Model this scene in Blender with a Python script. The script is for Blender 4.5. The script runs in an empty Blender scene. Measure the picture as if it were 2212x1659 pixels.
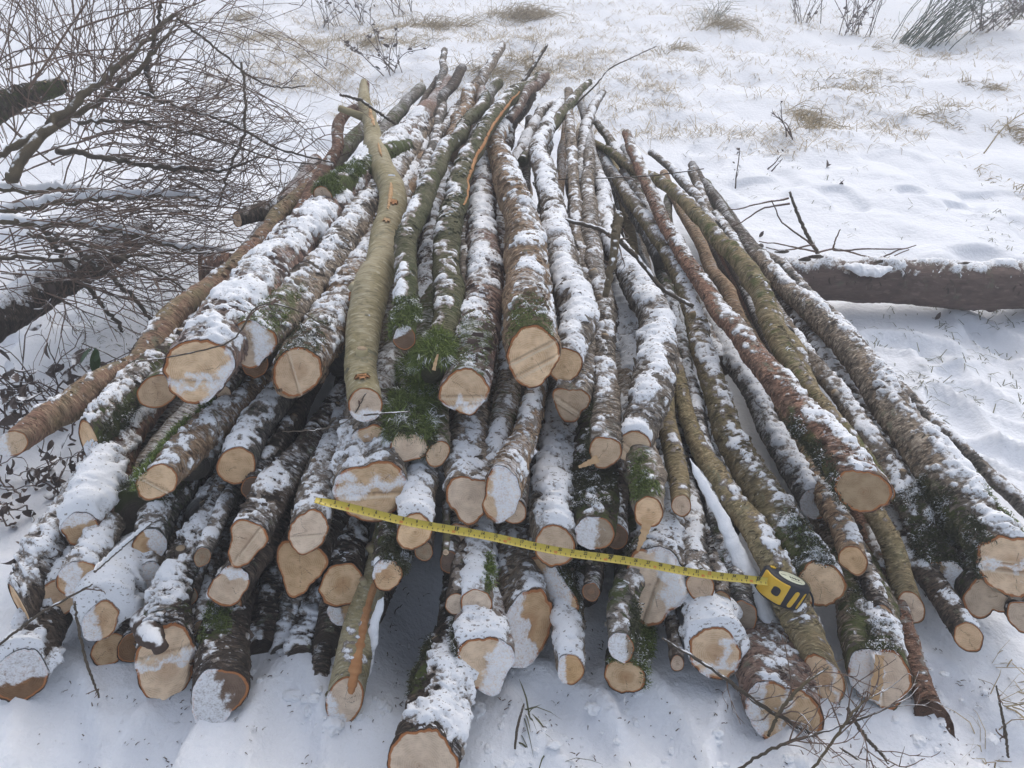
import bpy, math, random
import numpy as np
from mathutils import Vector

R = math.radians
scene = bpy.context.scene
col = scene.collection
H, PITCH, F = 1.42, R(34.0), 1702.0          # camera height, downward pitch, focal length in view units
SP, CP = math.sin(PITCH), math.cos(PITCH)
rng = np.random.default_rng(7)
random.seed(7)

# ---------------------------------------------------------------- pixels to points
def ray(px, py):
    u, v = (px - 1106.0) / F, (py - 829.5) / F
    return np.array([u, CP - v * SP, -SP - v * CP])
def atY(px, py, Y):
    r = ray(px, py)
    return np.array([0, 0, H]) + r * (Y / r[1])
def atZ(px, py, z):
    r = ray(px, py)
    return np.array([0, 0, H]) + r * ((z - H) / r[2])
def depth(P):
    return P[1] * CP + (H - P[2]) * SP
FY = ([600, 700, 780, 870, 970, 1060, 1150, 1265, 1315, 1430, 1500, 1600, 1700], [1.60, 1.46, 1.38, 1.32, 1.25, 1.185, 1.145, 1.115, 1.07, 1.01, .945, .87, .80])
def faceY(py): return float(np.interp(py, *FY))

# ---------------------------------------------------------------- noise (vectorised value noise)
_T = np.random.default_rng(3).random((32, 32, 32)).astype(np.float32)
def vnoise(P):
    P = np.asarray(P, dtype=np.float64)
    i = np.floor(P).astype(np.int64); f = P - i
    f = f * f * (3 - 2 * f)
    i0 = i & 31; i1 = (i + 1) & 31
    x0, y0, z0 = i0[..., 0], i0[..., 1], i0[..., 2]; x1, y1, z1 = i1[..., 0], i1[..., 1], i1[..., 2]
    fx, fy, fz = f[..., 0], f[..., 1], f[..., 2]
    a = _T[x0, y0, z0] * (1 - fx) + _T[x1, y0, z0] * fx
    b = _T[x0, y1, z0] * (1 - fx) + _T[x1, y1, z0] * fx
    c = _T[x0, y0, z1] * (1 - fx) + _T[x1, y0, z1] * fx
    d = _T[x0, y1, z1] * (1 - fx) + _T[x1, y1, z1] * fx
    return (a * (1 - fy) + b * fy) * (1 - fz) + (c * (1 - fy) + d * fy) * fz
def fbm(P, o=3):
    P = np.asarray(P, dtype=np.float64)
    s = 0; a = .5; t = 0
    for k in range(o):
        s = s + a * vnoise(P * (2.03 ** k) + 7.3 * k); t += a; a *= .5
    return s / t
def sstep(a, b, x):
    t = np.clip((x - a) / (b - a), 0, 1); return t * t * (3 - 2 * t)

# ---------------------------------------------------------------- mesh helpers
def mesh_obj(name, V, Fq, mat, parent=None, attrs=None, uv=None, smooth=True, origin=None, tris=None):
    V = np.asarray(V, dtype=np.float32)
    if origin is not None and parent is None: pass
    me = bpy.data.meshes.new(name)
    nq = 0 if Fq is None else len(Fq); nt = 0 if tris is None else len(tris)
    loops = []
    if nq: loops.append(np.asarray(Fq, dtype=np.int32).ravel())
    if nt: loops.append(np.asarray(tris, dtype=np.int32).ravel())
    loops = np.concatenate(loops)
    starts = np.concatenate([np.arange(nq) * 4, nq * 4 + np.arange(nt) * 3]).astype(np.int32)
    me.vertices.add(len(V)); me.loops.add(len(loops)); me.polygons.add(nq + nt)
    off = np.zeros(3, dtype=np.float32) if origin is None else np.asarray(origin, dtype=np.float32)
    me.vertices.foreach_set('co', (V - off).ravel())
    me.loops.foreach_set('vertex_index', loops)
    me.polygons.foreach_set('loop_start', starts)
    me.polygons.foreach_set('use_smooth', np.full(nq + nt, smooth, dtype=bool))
    me.update(calc_edges=True)
    if attrs:
        for k, a in attrs.items():
            at = me.attributes.new(k, 'FLOAT', 'POINT'); at.data.foreach_set('value', np.asarray(a, dtype=np.float32).ravel())
    if uv is not None:
        l = me.uv_layers.new(name='UVMap')
        l.data.foreach_set('uv', np.asarray(uv, dtype=np.float32)[loops].ravel())
    if mat is not None: me.materials.append(mat)
    o = bpy.data.objects.new(name, me); col.objects.link(o)
    if parent is not None:
        o.parent = parent
        po = np.zeros(3); q_ = parent
        while q_ is not None: po = po + np.array(q_.location); q_ = q_.parent
        if origin is None: o.location = -Vector(po)          # verts in world space
        else: o.location = Vector(np.asarray(origin) - po)
    elif origin is not None: o.location = Vector(origin)
    return o
def tag(o, label=None, cat=None, group=None, kind=None):
    if label: o['label'] = label
    if cat: o['category'] = cat
    if group: o['group'] = group
    if kind: o['kind'] = kind
    return o
def empty(name, loc):
    o = bpy.data.objects.new(name, None); col.objects.link(o); o.location = Vector(loc); o.empty_display_size = .05
    return o
def norm(v):
    v = np.asarray(v, dtype=float); return v / (np.linalg.norm(v, axis=-1, keepdims=True) + 1e-12)

class MB:
    def __init__(s): s.V = []; s.Q = []; s.T = []; s.n = 0; s.A = []
    def add(s, V, Q=None, T=None, a=0.0):
        V = np.asarray(V, dtype=float)
        if Q is not None and len(Q): s.Q.append(np.asarray(Q) + s.n)
        if T is not None and len(T): s.T.append(np.asarray(T) + s.n)
        s.V.append(V); s.A.append(np.full(len(V), a) if np.isscalar(a) else np.asarray(a)); s.n += len(V)
    def tube(s, P, rad, k=5, a=0.0, cap=True):
        P = np.asarray(P, dtype=float); n = len(P); rad = np.broadcast_to(np.asarray(rad, dtype=float), (n,))
        T = norm(np.gradient(P, axis=0))
        ref = np.array([0.13, .21, .97]); S = np.cross(T, ref); S = norm(S); U = np.cross(S, T)
        th = np.arange(k) * 2 * math.pi / k
        V = P[:, None] + rad[:, None, None] * (np.cos(th)[None, :, None] * S[:, None] + np.sin(th)[None, :, None] * U[:, None])
        i = np.arange(n - 1)[:, None] * k; j = np.arange(k)[None]; j2 = (j + 1) % k
        Q = np.stack([i + j, i + j2, i + k + j2, i + k + j], -1).reshape(-1, 4)
        V = V.reshape(-1, 3)
        Tr = None
        if cap:
            V = np.vstack([V, P[0], P[-1]]); jj = np.arange(k); j3 = (jj + 1) % k
            Tr = np.vstack([np.stack([np.full(k, n * k), j3, jj], -1), np.stack([np.full(k, n * k + 1), (n - 1) * k + jj, (n - 1) * k + j3], -1)])
        s.add(V, Q, Tr, a)
    def box(s, C, ax, half, a=0.0):
        C = np.asarray(C); ax = np.asarray(ax); h = half
        V = [C + ax[0] * h[0] * i + ax[1] * h[1] * j + ax[2] * h[2] * k for i in (-1, 1) for j in (-1, 1) for k in (-1, 1)]
        s.add(V, [[0, 1, 3, 2], [4, 6, 7, 5], [0, 4, 5, 1], [2, 3, 7, 6], [0, 2, 6, 4], [1, 5, 7, 3]], None, a)
    def build(s, name, mat, parent=None, origin=None, smooth=True):
        return mesh_obj(name, np.vstack(s.V), np.vstack(s.Q) if s.Q else None, mat, parent, {'tone': np.concatenate(s.A)}, None, smooth, origin, np.vstack(s.T) if s.T else None)

def spline(P, n):
    """Catmull-Rom through rows of P, n samples by chord length."""
    P = np.asarray(P, dtype=float)
    d = np.r_[0, np.cumsum(np.linalg.norm(np.diff(P[:, :3], axis=0), axis=1))]
    t = np.asarray(n) * d[-1] if np.ndim(n) else np.linspace(0, d[-1], n)
    m = np.zeros_like(P)
    m[1:-1] = (P[2:] - P[:-2]) / (d[2:] - d[:-2])[:, None]
    m[0] = (P[1] - P[0]) / (d[1] - d[0]); m[-1] = (P[-1] - P[-2]) / (d[-1] - d[-2])
    k = np.clip(np.searchsorted(d, t, side='right') - 1, 0, len(P) - 2)
    h = (d[k + 1] - d[k])[:, None]; x = ((t - d[k])[:, None]) / h
    return ((2 * x**3 - 3 * x**2 + 1) * P[k] + (x**3 - 2 * x**2 + x) * h * m[k] + (-2 * x**3 + 3 * x**2) * P[k + 1] + (x**3 - x**2) * h * m[k + 1])

# ---------------------------------------------------------------- ground height
FEET = [(float(atZ(a_, b_, 0)[0]), float(atZ(a_, b_, 0)[1]), c_) for a_, b_, c_ in ((2110, 850, .5), (2040, 790, .2), (2190, 985, .9), (2150, 720, .4), (1980, 745, 1.2), (2075, 905, .1), (1420, 1600, .3), (1620, 1625, -.4), (1250, 1560, .8), (620, 1590, .2), (330, 1600, -.3), (120, 1570, .5), (2120, 1560, .4), (390, 705, .6), (320, 790, .1), (460, 660, -.2))]
def gz(x, y):
    x = np.asarray(x, dtype=float); y = np.asarray(y, dtype=float)
    P = np.stack([x, y, np.zeros_like(x)], -1)
    far = sstep(2.6, 6.0, np.sqrt(x * x * .6 + y * y)); pile = sstep(1.35, 1.9, np.abs(x)) + sstep(3.2, 4.2, y) + sstep(1.0, .8, y); pile = np.clip(pile, 0, 1)
    z = (fbm(P * 1.1 + 3, 2) - .5) * (.05 + .16 * far) * np.clip(pile, .15, 1)
    z = z + (fbm(P * 4 + 9, 2) - .5) * (.05 + .05 * far) * np.clip(pile, .3, 1) - .05 * sstep(.58, .75, vnoise(P * 5.5 + 2)) * (1 - far) * np.clip(pile, .2, 1)
    z = z + (fbm(P * 13 + 1, 2) - .5) * .012
    z = z - .13 * np.exp(-(((x + .17) / .10) ** 2 + ((y - 1.17) / .17) ** 2) ** 1.15)       # hollow under the pile, pit added in the ground to darken it
    for fx_, fy_, fa_ in FEET:                                        # boot prints
        u_ = (x - fx_) * math.cos(fa_) + (y - fy_) * math.sin(fa_); w_ = -(x - fx_) * math.sin(fa_) + (y - fy_) * math.cos(fa_)
        q_ = (u_ / .05) ** 2 + (w_ / .13) ** 2
        z = z - .040 * np.exp(-q_ ** 2) + .016 * np.exp(-(np.sqrt(q_) - 1.45) ** 2 / .07)
    return z - .004

# ---------------------------------------------------------------- node helpers
def new_mat(name):
    m = bpy.data.materials.new(name); m.use_nodes = True
    nt = m.node_tree; b = nt.nodes['Principled BSDF']
    return m, nt, b
def N(nt, t, **kw):
    n = nt.nodes.new(t)
    for k, v in kw.items():
        if k in n.inputs: n.inputs[k].default_value = v
        else: setattr(n, k, v)
    return n
def L(nt, a, b): nt.links.new(a, b)
def math_(nt, op, a, b=None, clamp=False):
    n = nt.nodes.new('ShaderNodeMath'); n.operation = op; n.use_clamp = clamp
    for i, v in enumerate((a, b)):
        if v is None: continue
        if isinstance(v, (int, float)): n.inputs[i].default_value = v
        else: L(nt, v, n.inputs[i])
    return n.outputs[0]
def mix(nt, f, a, b):
    n = nt.nodes.new('ShaderNodeMix'); n.data_type = 'RGBA'
    for s, v in ((n.inputs[0], f), (n.inputs[6], a), (n.inputs[7], b)):
        if isinstance(v, (int, float)): s.default_value = v
        elif isinstance(v, tuple): s.default_value = (*v, 1) if len(v) == 3 else v
        else: L(nt, v, s)
    return n.outputs[2]
def ramp(nt, x, lo, hi, smooth=True):
    n = nt.nodes.new('ShaderNodeMapRange'); n.interpolation_type = 'SMOOTHSTEP' if smooth else 'LINEAR'
    n.inputs[1].default_value = lo; n.inputs[2].default_value = hi
    L(nt, x, n.inputs[0]); return n.outputs[0]
def noise(nt, vec, scale, detail=3, rough=.55):
    n = N(nt, 'ShaderNodeTexNoise', Scale=scale, Detail=detail, Roughness=rough)
    L(nt, vec, n.inputs['Vector']); return n.outputs['Fac']
def mapping(nt, vec, scale, loc=None):
    n = N(nt, 'ShaderNodeMapping', Scale=scale); L(nt, vec, n.inputs['Vector'])
    if loc is not None: L(nt, loc, n.inputs['Location'])
    return n.outputs[0]
def bump(nt, h, strength, dist, base=None):
    n = N(nt, 'ShaderNodeBump', Strength=strength, Distance=dist); L(nt, h, n.inputs['Height'])
    if base is not None: L(nt, base, n.inputs['Normal'])
    return n.outputs[0]

SNOW = (.86, .88, .91)
def mat_bark(name, c1, c2, light, dark, lightamt=.7, darkamt=.75, rough=.85, bstr=1.0, an=(1.0, 1.0)):
    m, nt, b = new_mat(name)
    uv = N(nt, 'ShaderNodeTexCoord').outputs['UV']
    oi = N(nt, 'ShaderNodeObjectInfo'); rnd = math_(nt, 'MULTIPLY', oi.outputs['Random'], 37.0)
    cx = nt.nodes.new('ShaderNodeCombineXYZ'); L(nt, rnd, cx.inputs[0]); L(nt, rnd, cx.inputs[2])
    flake = noise(nt, mapping(nt, uv, (34 * an[0], 105 * an[1], 1), cx.outputs[0]), 1, 5, .7)
    fine = noise(nt, mapping(nt, uv, (110 * an[0], 330 * an[1], 1), cx.outputs[0]), 1, 3, .65)
    curl = noise(nt, mapping(nt, uv, (62 * an[0], 215 * an[1], 3), cx.outputs[0]), 1, 2, .5)
    blot = noise(nt, mapping(nt, uv, (16, 7, 1), cx.outputs[0]), 1, 3, .6)
    mid = noise(nt, mapping(nt, uv, (45, 60, 1), cx.outputs[0]), 1, 3, .6)
    c = mix(nt, ramp(nt, blot, .35, .65), c1, c2)
    c = mix(nt, math_(nt, 'MULTIPLY', ramp(nt, flake, .50, .60), lightamt), c, light)
    c = mix(nt, math_(nt, 'MULTIPLY', ramp(nt, flake, .46, .36), darkamt), c, dark)
    c = mix(nt, math_(nt, 'MULTIPLY', ramp(nt, fine, .5, .75), .3), c, dark)
    c = mix(nt, math_(nt, 'MULTIPLY', ramp(nt, curl, .60, .66), lightamt), c, tuple(min(.75, x * 1.45) for x in light))
    c = mix(nt, math_(nt, 'MULTIPLY', ramp(nt, curl, .41, .36), darkamt), c, dark)
    lich = noise(nt, mapping(nt, uv, (26, 20, 2), cx.outputs[0]), 1, 5, .7)
    c = mix(nt, math_(nt, 'MULTIPLY', ramp(nt, lich, .58, .66), .6), c, mix(nt, fine, (.10, .115, .06), (.25, .26, .19)))
    hv = N(nt, 'ShaderNodeHueSaturation', Saturation=.92); L(nt, c, hv.inputs['Color'])
    L(nt, math_(nt, 'ADD', math_(nt, 'MULTIPLY', oi.outputs['Random'], .5), .72), hv.inputs['Value'])
    c = hv.outputs[0]
    am = N(nt, 'ShaderNodeAttribute', attribute_name='moss').outputs['Fac']
    mg = mix(nt, fine, (.035, .055, .015), (.11, .13, .035))
    mf = ramp(nt, math_(nt, 'ADD', am, math_(nt, 'MULTIPLY', math_(nt, 'SUBTRACT', mid, .5), 1.6)), .35, .75)
    c = mix(nt, math_(nt, 'MULTIPLY', mf, .85), c, mg)
    af = N(nt, 'ShaderNodeAttribute', attribute_name='frost').outputs['Fac']
    mixn = math_(nt, 'ADD', math_(nt, 'MULTIPLY', math_(nt, 'SUBTRACT', flake, .5), 1.7), math_(nt, 'MULTIPLY', math_(nt, 'SUBTRACT', fine, .5), 1.1))
    ff = ramp(nt, math_(nt, 'ADD', af, mixn), .18, .74)
    c = mix(nt, math_(nt, 'MULTIPLY', ff, .80), c, SNOW)
    L(nt, c, b.inputs['Base Color']); b.inputs['Roughness'].default_value = rough
    b.inputs['Specular IOR Level'].default_value = .25
    h = math_(nt, 'ADD', math_(nt, 'ADD', flake, math_(nt, 'ADD', math_(nt, 'MULTIPLY', fine, .5), math_(nt, 'MULTIPLY', curl, .7))), math_(nt, 'MULTIPLY', ff, .3))
    L(nt, bump(nt, h, bstr, .004), b.inputs['Normal'])
    return m
BARK = {
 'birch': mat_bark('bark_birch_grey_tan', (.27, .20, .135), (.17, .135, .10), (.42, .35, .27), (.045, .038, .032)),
 'tan':   mat_bark('bark_orange_tan', (.36, .225, .125), (.27, .18, .11), (.48, .34, .21), (.06, .04, .03)),
 'pink':  mat_bark('bark_pinkish_brown', (.26, .155, .115), (.20, .135, .10), (.36, .25, .19), (.05, .035, .03)),
 'olive': mat_bark('bark_smooth_olive', (.33, .275, .13), (.43, .365, .215), (.50, .45, .32), (.12, .10, .055), .5, .45, .75, .25),
 'yellow': mat_bark('bark_yellow_tan', (.27, .20, .10), (.21, .175, .085), (.40, .32, .19), (.055, .045, .03), .5, .5),
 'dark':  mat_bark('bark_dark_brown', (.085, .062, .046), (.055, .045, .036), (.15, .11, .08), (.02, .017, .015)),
 'green': mat_bark('bark_mossy_green', (.075, .085, .035), (.125, .115, .06), (.17, .155, .10), (.025, .025, .018), .35, .5),
 'red':   mat_bark('bark_reddish', (.23, .115, .07), (.16, .095, .065), (.33, .19, .12), (.05, .03, .022)),
 'trunk': mat_bark('bark_fallen_trunk', (.175, .12, .10), (.135, .095, .08), (.24, .175, .15), (.085, .066, .058), .35, .4, .8, .5, (1.6, .12)),
 'redtan': mat_bark('bark_red_to_olive', (.24, .13, .085), (.20, .165, .085), (.34, .24, .15), (.05, .035, .022), .5, .5),
 'grey':  mat_bark('bark_grey', (.165, .145, .12), (.11, .10, .088), (.27, .24, .205), (.035, .032, .03)),
}
def mat_wood(name, tone, dirty):
    m, nt, b = new_mat(name)
    uv = N(nt, 'ShaderNodeTexCoord').outputs['UV']
    oi = N(nt, 'ShaderNodeObjectInfo'); rnd = math_(nt, 'MULTIPLY', oi.outputs['Random'], 53.0)
    cx = nt.nodes.new('ShaderNodeCombineXYZ'); L(nt, rnd, cx.inputs[0]); L(nt, rnd, cx.inputs[1])
    rad = N(nt, 'ShaderNodeAttribute', attribute_name='rad').outputs['Fac']
    dist = N(nt, 'ShaderNodeAttribute', attribute_name='dist').outputs['Fac']
    n1 = noise(nt, mapping(nt, uv, (40, 40, 1), cx.outputs[0]), 1, 3)
    n2 = noise(nt, mapping(nt, uv, (260, 260, 1), cx.outputs[0]), 1, 3)
    nst = noise(nt, mapping(nt, uv, (70, 420, 1), cx.outputs[0]), 1, 2)
    ph = math_(nt, 'ADD', math_(nt, 'MULTIPLY', dist, 1500.0), math_(nt, 'MULTIPLY', n1, 9.0))
    rings = math_(nt, 'ADD', math_(nt, 'MULTIPLY', math_(nt, 'SINE', ph), .5), .5)
    rings = math_(nt, 'MULTIPLY', rings, ramp(nt, n1, .35, .7))
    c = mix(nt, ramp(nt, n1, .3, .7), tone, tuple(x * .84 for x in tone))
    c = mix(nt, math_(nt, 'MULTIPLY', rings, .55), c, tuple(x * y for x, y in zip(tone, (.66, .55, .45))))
    c = mix(nt, math_(nt, 'MULTIPLY', ramp(nt, nst, .55, .72), .45), c, tuple(x * y for x, y in zip(tone, (.6, .5, .4))))
    c = mix(nt, math_(nt, 'MULTIPLY', ramp(nt, n2, .66, .74), .45 + dirty), c, (.16, .105, .07))
    c = mix(nt, math_(nt, 'MULTIPLY', ramp(nt, dist, .006, .0), .45), c, (.25, .14, .08))
    ht = math_(nt, 'MULTIPLY', ramp(nt, math_(nt, 'ADD', rad, math_(nt, 'MULTIPLY', math_(nt, 'SUBTRACT', n1, .5), .7)), .5, .25), ramp(nt, math_(nt, 'FRACT', math_(nt, 'MULTIPLY', oi.outputs['Random'], 3.7)), .45, .95))
    c = mix(nt, math_(nt, 'MULTIPLY', ht, .5), c, (.42, .25, .15))
    ck = N(nt, 'ShaderNodeAttribute', attribute_name='crack').outputs['Fac']
    c = mix(nt, math_(nt, 'MULTIPLY', ramp(nt, math_(nt, 'ADD', ck, math_(nt, 'MULTIPLY', math_(nt, 'SUBTRACT', n2, .5), .6)), .35, .8), .75), c, (.17, .11, .075))
    stn = noise(nt, mapping(nt, uv, (14, 14, 1), cx.outputs[0]), 1, 4, .65)
    c = mix(nt, math_(nt, 'MULTIPLY', ramp(nt, stn, .54, .72), .30), c, (.36, .25, .17))
    hv = N(nt, 'ShaderNodeHueSaturation'); L(nt, c, hv.inputs['Color'])
    L(nt, math_(nt, 'ADD', math_(nt, 'MULTIPLY', oi.outputs['Random'], .28), .80), hv.inputs['Value'])
    L(nt, math_(nt, 'ADD', math_(nt, 'MULTIPLY', math_(nt, 'FRACT', math_(nt, 'MULTIPLY', oi.outputs['Random'], 7.3)), .5), .8), hv.inputs['Saturation'])
    c = hv.outputs[0]
    e = math_(nt, 'ADD', rad, math_(nt, 'MULTIPLY', math_(nt, 'SUBTRACT', n1, .5), .15))
    c = mix(nt, ramp(nt, e, .885, .915), c, mix(nt, n2, (.52, .22, .085), (.32, .13, .055)))
    c = mix(nt, ramp(nt, e, .965, .985), c, (.10, .055, .035))
    shd_ = N(nt, 'ShaderNodeAttribute', attribute_name='step_shade').outputs['Fac']
    c = mix(nt, math_(nt, 'MULTIPLY', shd_, .8, True), c, (.76, .64, .48))  # saw steps: lit edge painted pale, shaded edge painted dark below
    c = mix(nt, math_(nt, 'MULTIPLY', shd_, -.75, True), c, (.27, .19, .125))
    fs = N(nt, 'ShaderNodeAttribute', attribute_name='fsnow').outputs['Fac']
    n4 = noise(nt, mapping(nt, uv, (85, 85, 1), cx.outputs[0]), 1, 4, .65)
    sf = ramp(nt, math_(nt, 'ADD', fs, math_(nt, 'ADD', math_(nt, 'MULTIPLY', math_(nt, 'SUBTRACT', n2, .5), 1.3), math_(nt, 'MULTIPLY', math_(nt, 'SUBTRACT', n4, .5), 1.2))), .10, 1.05)
    c = mix(nt, math_(nt, 'MULTIPLY', sf, .90), c, SNOW)
    L(nt, c, b.inputs['Base Color']); b.inputs['Roughness'].default_value = .85; b.inputs['Specular IOR Level'].default_value = .2
    h = math_(nt, 'ADD', math_(nt, 'MULTIPLY', nst, .6), math_(nt, 'ADD', math_(nt, 'MULTIPLY', n2, .6), math_(nt, 'MULTIPLY', rings, .25)))
    L(nt, bump(nt, h, .8, .0025), b.inputs['Normal'])
    return m
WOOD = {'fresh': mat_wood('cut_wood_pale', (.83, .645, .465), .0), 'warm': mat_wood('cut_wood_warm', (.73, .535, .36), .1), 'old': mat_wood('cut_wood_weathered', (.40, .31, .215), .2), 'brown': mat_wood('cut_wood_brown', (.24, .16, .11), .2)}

def mat_snow(name, specks, tint=SNOW, scale=1.0, edge=False):
    m, nt, b = new_mat(name)
    g = N(nt, 'ShaderNodeTexCoord').outputs['Object']
    n1 = noise(nt, g, 35 * scale, 4); n2 = noise(nt, g, 160 * scale, 3, .6); n3 = noise(nt, mapping(nt, g, (1, 1.7, 1.3)), 120 * scale, 2, .5)
    big = noise(nt, g, 9 * scale, 3)
    c = mix(nt, n1, tint, tuple(x * .94 for x in tint))
    if specks:
        sp = math_(nt, 'MULTIPLY', ramp(nt, math_(nt, 'ADD', n3, math_(nt, 'MULTIPLY', big, .3)), .84 - .06 * specks, .90 - .06 * specks), .7)
        c = mix(nt, sp, c, mix(nt, n1, (.10, .075, .05), (.2, .14, .09)))
    if edge:                                # thin snow lets the bark show through as a grey-brown frost
        ea = N(nt, 'ShaderNodeAttribute', attribute_name='thick').outputs['Fac']
        ef = ramp(nt, math_(nt, 'ADD', ea, math_(nt, 'ADD', math_(nt, 'MULTIPLY', math_(nt, 'SUBTRACT', n2, .5), 1.5), math_(nt, 'MULTIPLY', math_(nt, 'SUBTRACT', n1, .5), 1.2))), -.14, .46)
        c = mix(nt, ef, mix(nt, n1, (.16, .13, .105), (.30, .26, .22)), c)
    L(nt, c, b.inputs['Base Color']); b.inputs['Roughness'].default_value = .75; b.inputs['Specular IOR Level'].default_value = .2
    L(nt, bump(nt, math_(nt, 'ADD', n1, math_(nt, 'MULTIPLY', n2, .5)), .55, .006 / scale), b.inputs['Normal'])
    return m
M_SNOWLOG = mat_snow('snow_on_logs', 1.3, edge=True)
M_SNOWCLEAN = mat_snow('snow_clean_powder', 0)

def mat_tone(name, ca, cb, rough=.8, snow=0.0):
    """colour from the per-strand tone attribute, with an optional dusting on upward faces"""
    m, nt, b = new_mat(name)
    t = N(nt, 'ShaderNodeAttribute', attribute_name='tone').outputs['Fac']
    g = N(nt, 'ShaderNodeTexCoord').outputs['Object']; n = noise(nt, g, 60, 3)
    c = mix(nt, math_(nt, 'ADD', math_(nt, 'MULTIPLY', t, .75), math_(nt, 'MULTIPLY', n, .25)), ca, cb)
    if snow:
        z = N(nt, 'ShaderNodeSeparateXYZ'); L(nt, N(nt, 'ShaderNodeNewGeometry').outputs['Normal'], z.inputs[0])
        n2 = noise(nt, g, 25, 3)
        f = ramp(nt, math_(nt, 'ADD', z.outputs[2], math_(nt, 'MULTIPLY', math_(nt, 'SUBTRACT', n2, .5), 2.0)), 1.0 - snow, 1.25 - snow)
        c = mix(nt, f, c, SNOW)
    L(nt, c, b.inputs['Base Color']); b.inputs['Roughness'].default_value = rough; b.inputs['Specular IOR Level'].default_value = .25
    L(nt, bump(nt, noise(nt, g, 170, 4, .65), .8, .004), b.inputs['Normal'])
    return m
M_MOSS = mat_tone('moss_strands', (.040, .062, .018), (.26, .32, .10), .9, .08)
M_MOSSDK = mat_tone('moss_strands_dark', (.030, .035, .019), (.13, .13, .075), .9, .1)
M_MOSSYL = mat_tone('moss_strands_bright', (.05, .085, .018), (.34, .42, .12), .9, .06)
M_TWIG = mat_tone('brush_twig_bark', (.085, .058, .045), (.25, .17, .125), .8, .04)
M_BRANCH = mat_tone('branch_bark_grey_olive', (.09, .072, .045), (.17, .135, .085), .8, .16)
M_BRANCHDK = mat_tone('branch_bark_dark', (.055, .045, .036), (.13, .105, .075), .8, .12)
M_GRASS = mat_tone('dry_grass_straw', (.26, .20, .12), (.55, .45, .29), .8)
M_GRASSGR = mat_tone('grass_grey_green', (.075, .085, .05), (.20, .19, .11), .8)
M_WEED = mat_tone('weed_stems_dark', (.06, .045, .045), (.16, .115, .09), .8, .1)
M_BROOM = mat_tone('broom_green_stems', (.035, .06, .045), (.10, .13, .085), .7, .15)
M_LEAF = mat_tone('withered_leaves', (.055, .045, .045), (.16, .12, .10), .8, .34)
M_LEAFGR = mat_tone('ivy_leaf_green', (.02, .05, .02), (.05, .09, .035), .45)
FLAKE = {k: mat_tone('bark_curl_' + k, d, l, .85, .22) for k, d, l in (('birch', (.06, .05, .042), (.36, .30, .235)), ('tan', (.09, .06, .042), (.44, .32, .21)), ('pink', (.07, .05, .045), (.32, .235, .19)), ('olive', (.15, .135, .09), (.38, .34, .24)), ('yellow', (.07, .058, .036), (.35, .285, .18)), ('dark', (.025, .021, .018), (.15, .115, .09)), ('green', (.035, .035, .022), (.17, .165, .10)), ('red', (.07, .042, .032), (.31, .19, .13)), ('trunk', (.06, .048, .043), (.19, .155, .13)), ('redtan', (.06, .042, .03), (.31, .225, .14)), ('grey', (.045, .04, .036), (.28, .255, .22)))}
M_TIP = mat_tone('stub_tip_grey_wood', (.20, .15, .10), (.44, .34, .23), .8)
M_SPLINT = mat_tone('torn_pale_wood', (.50, .28, .13), (.68, .48, .28), .8)
M_TORN = mat_tone('torn_inner_bark', (.38, .17, .07), (.52, .28, .13), .8)
# ---------------------------------------------------------------- logs
def blades(origin_pts, nrm, n, ln, r_, lean=.6, width=.0016):
    """short curved strands standing on points -> verts, quads, tone"""
    idx = r_.integers(0, len(origin_pts), n)
    P = origin_pts[idx] + r_.normal(0, .004, (n, 3)); Nn = nrm[idx]
    d = norm(Nn * 1.0 + r_.normal(0, lean, (n, 3)))
    l = ln * r_.uniform(.45, 1.25, n)[:, None]
    w = norm(np.cross(d, r_.normal(0, 1, (n, 3)))) * (width * r_.uniform(.6, 1.3, n))[:, None]
    droop = np.array([0, 0, -1.0])
    m = P + d * l * .55; e = P + norm(d + droop * .55 + r_.normal(0, .25, (n, 3))) * l
    V = np.stack([P - w, P + w, m + w * .8, m - w * .8, e + w * .15, e - w * .15], 1).reshape(-1, 3)
    b = np.arange(n)[:, None] * 6
    Q = np.concatenate([b + np.array([[0, 1, 2, 3]]), b + np.array([[3, 2, 4, 5]])])
    t = np.repeat(r_.uniform(0, 1, n), 6) * np.tile([.6, .6, .85, .85, 1, 1], n)
    return V, Q, t

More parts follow.
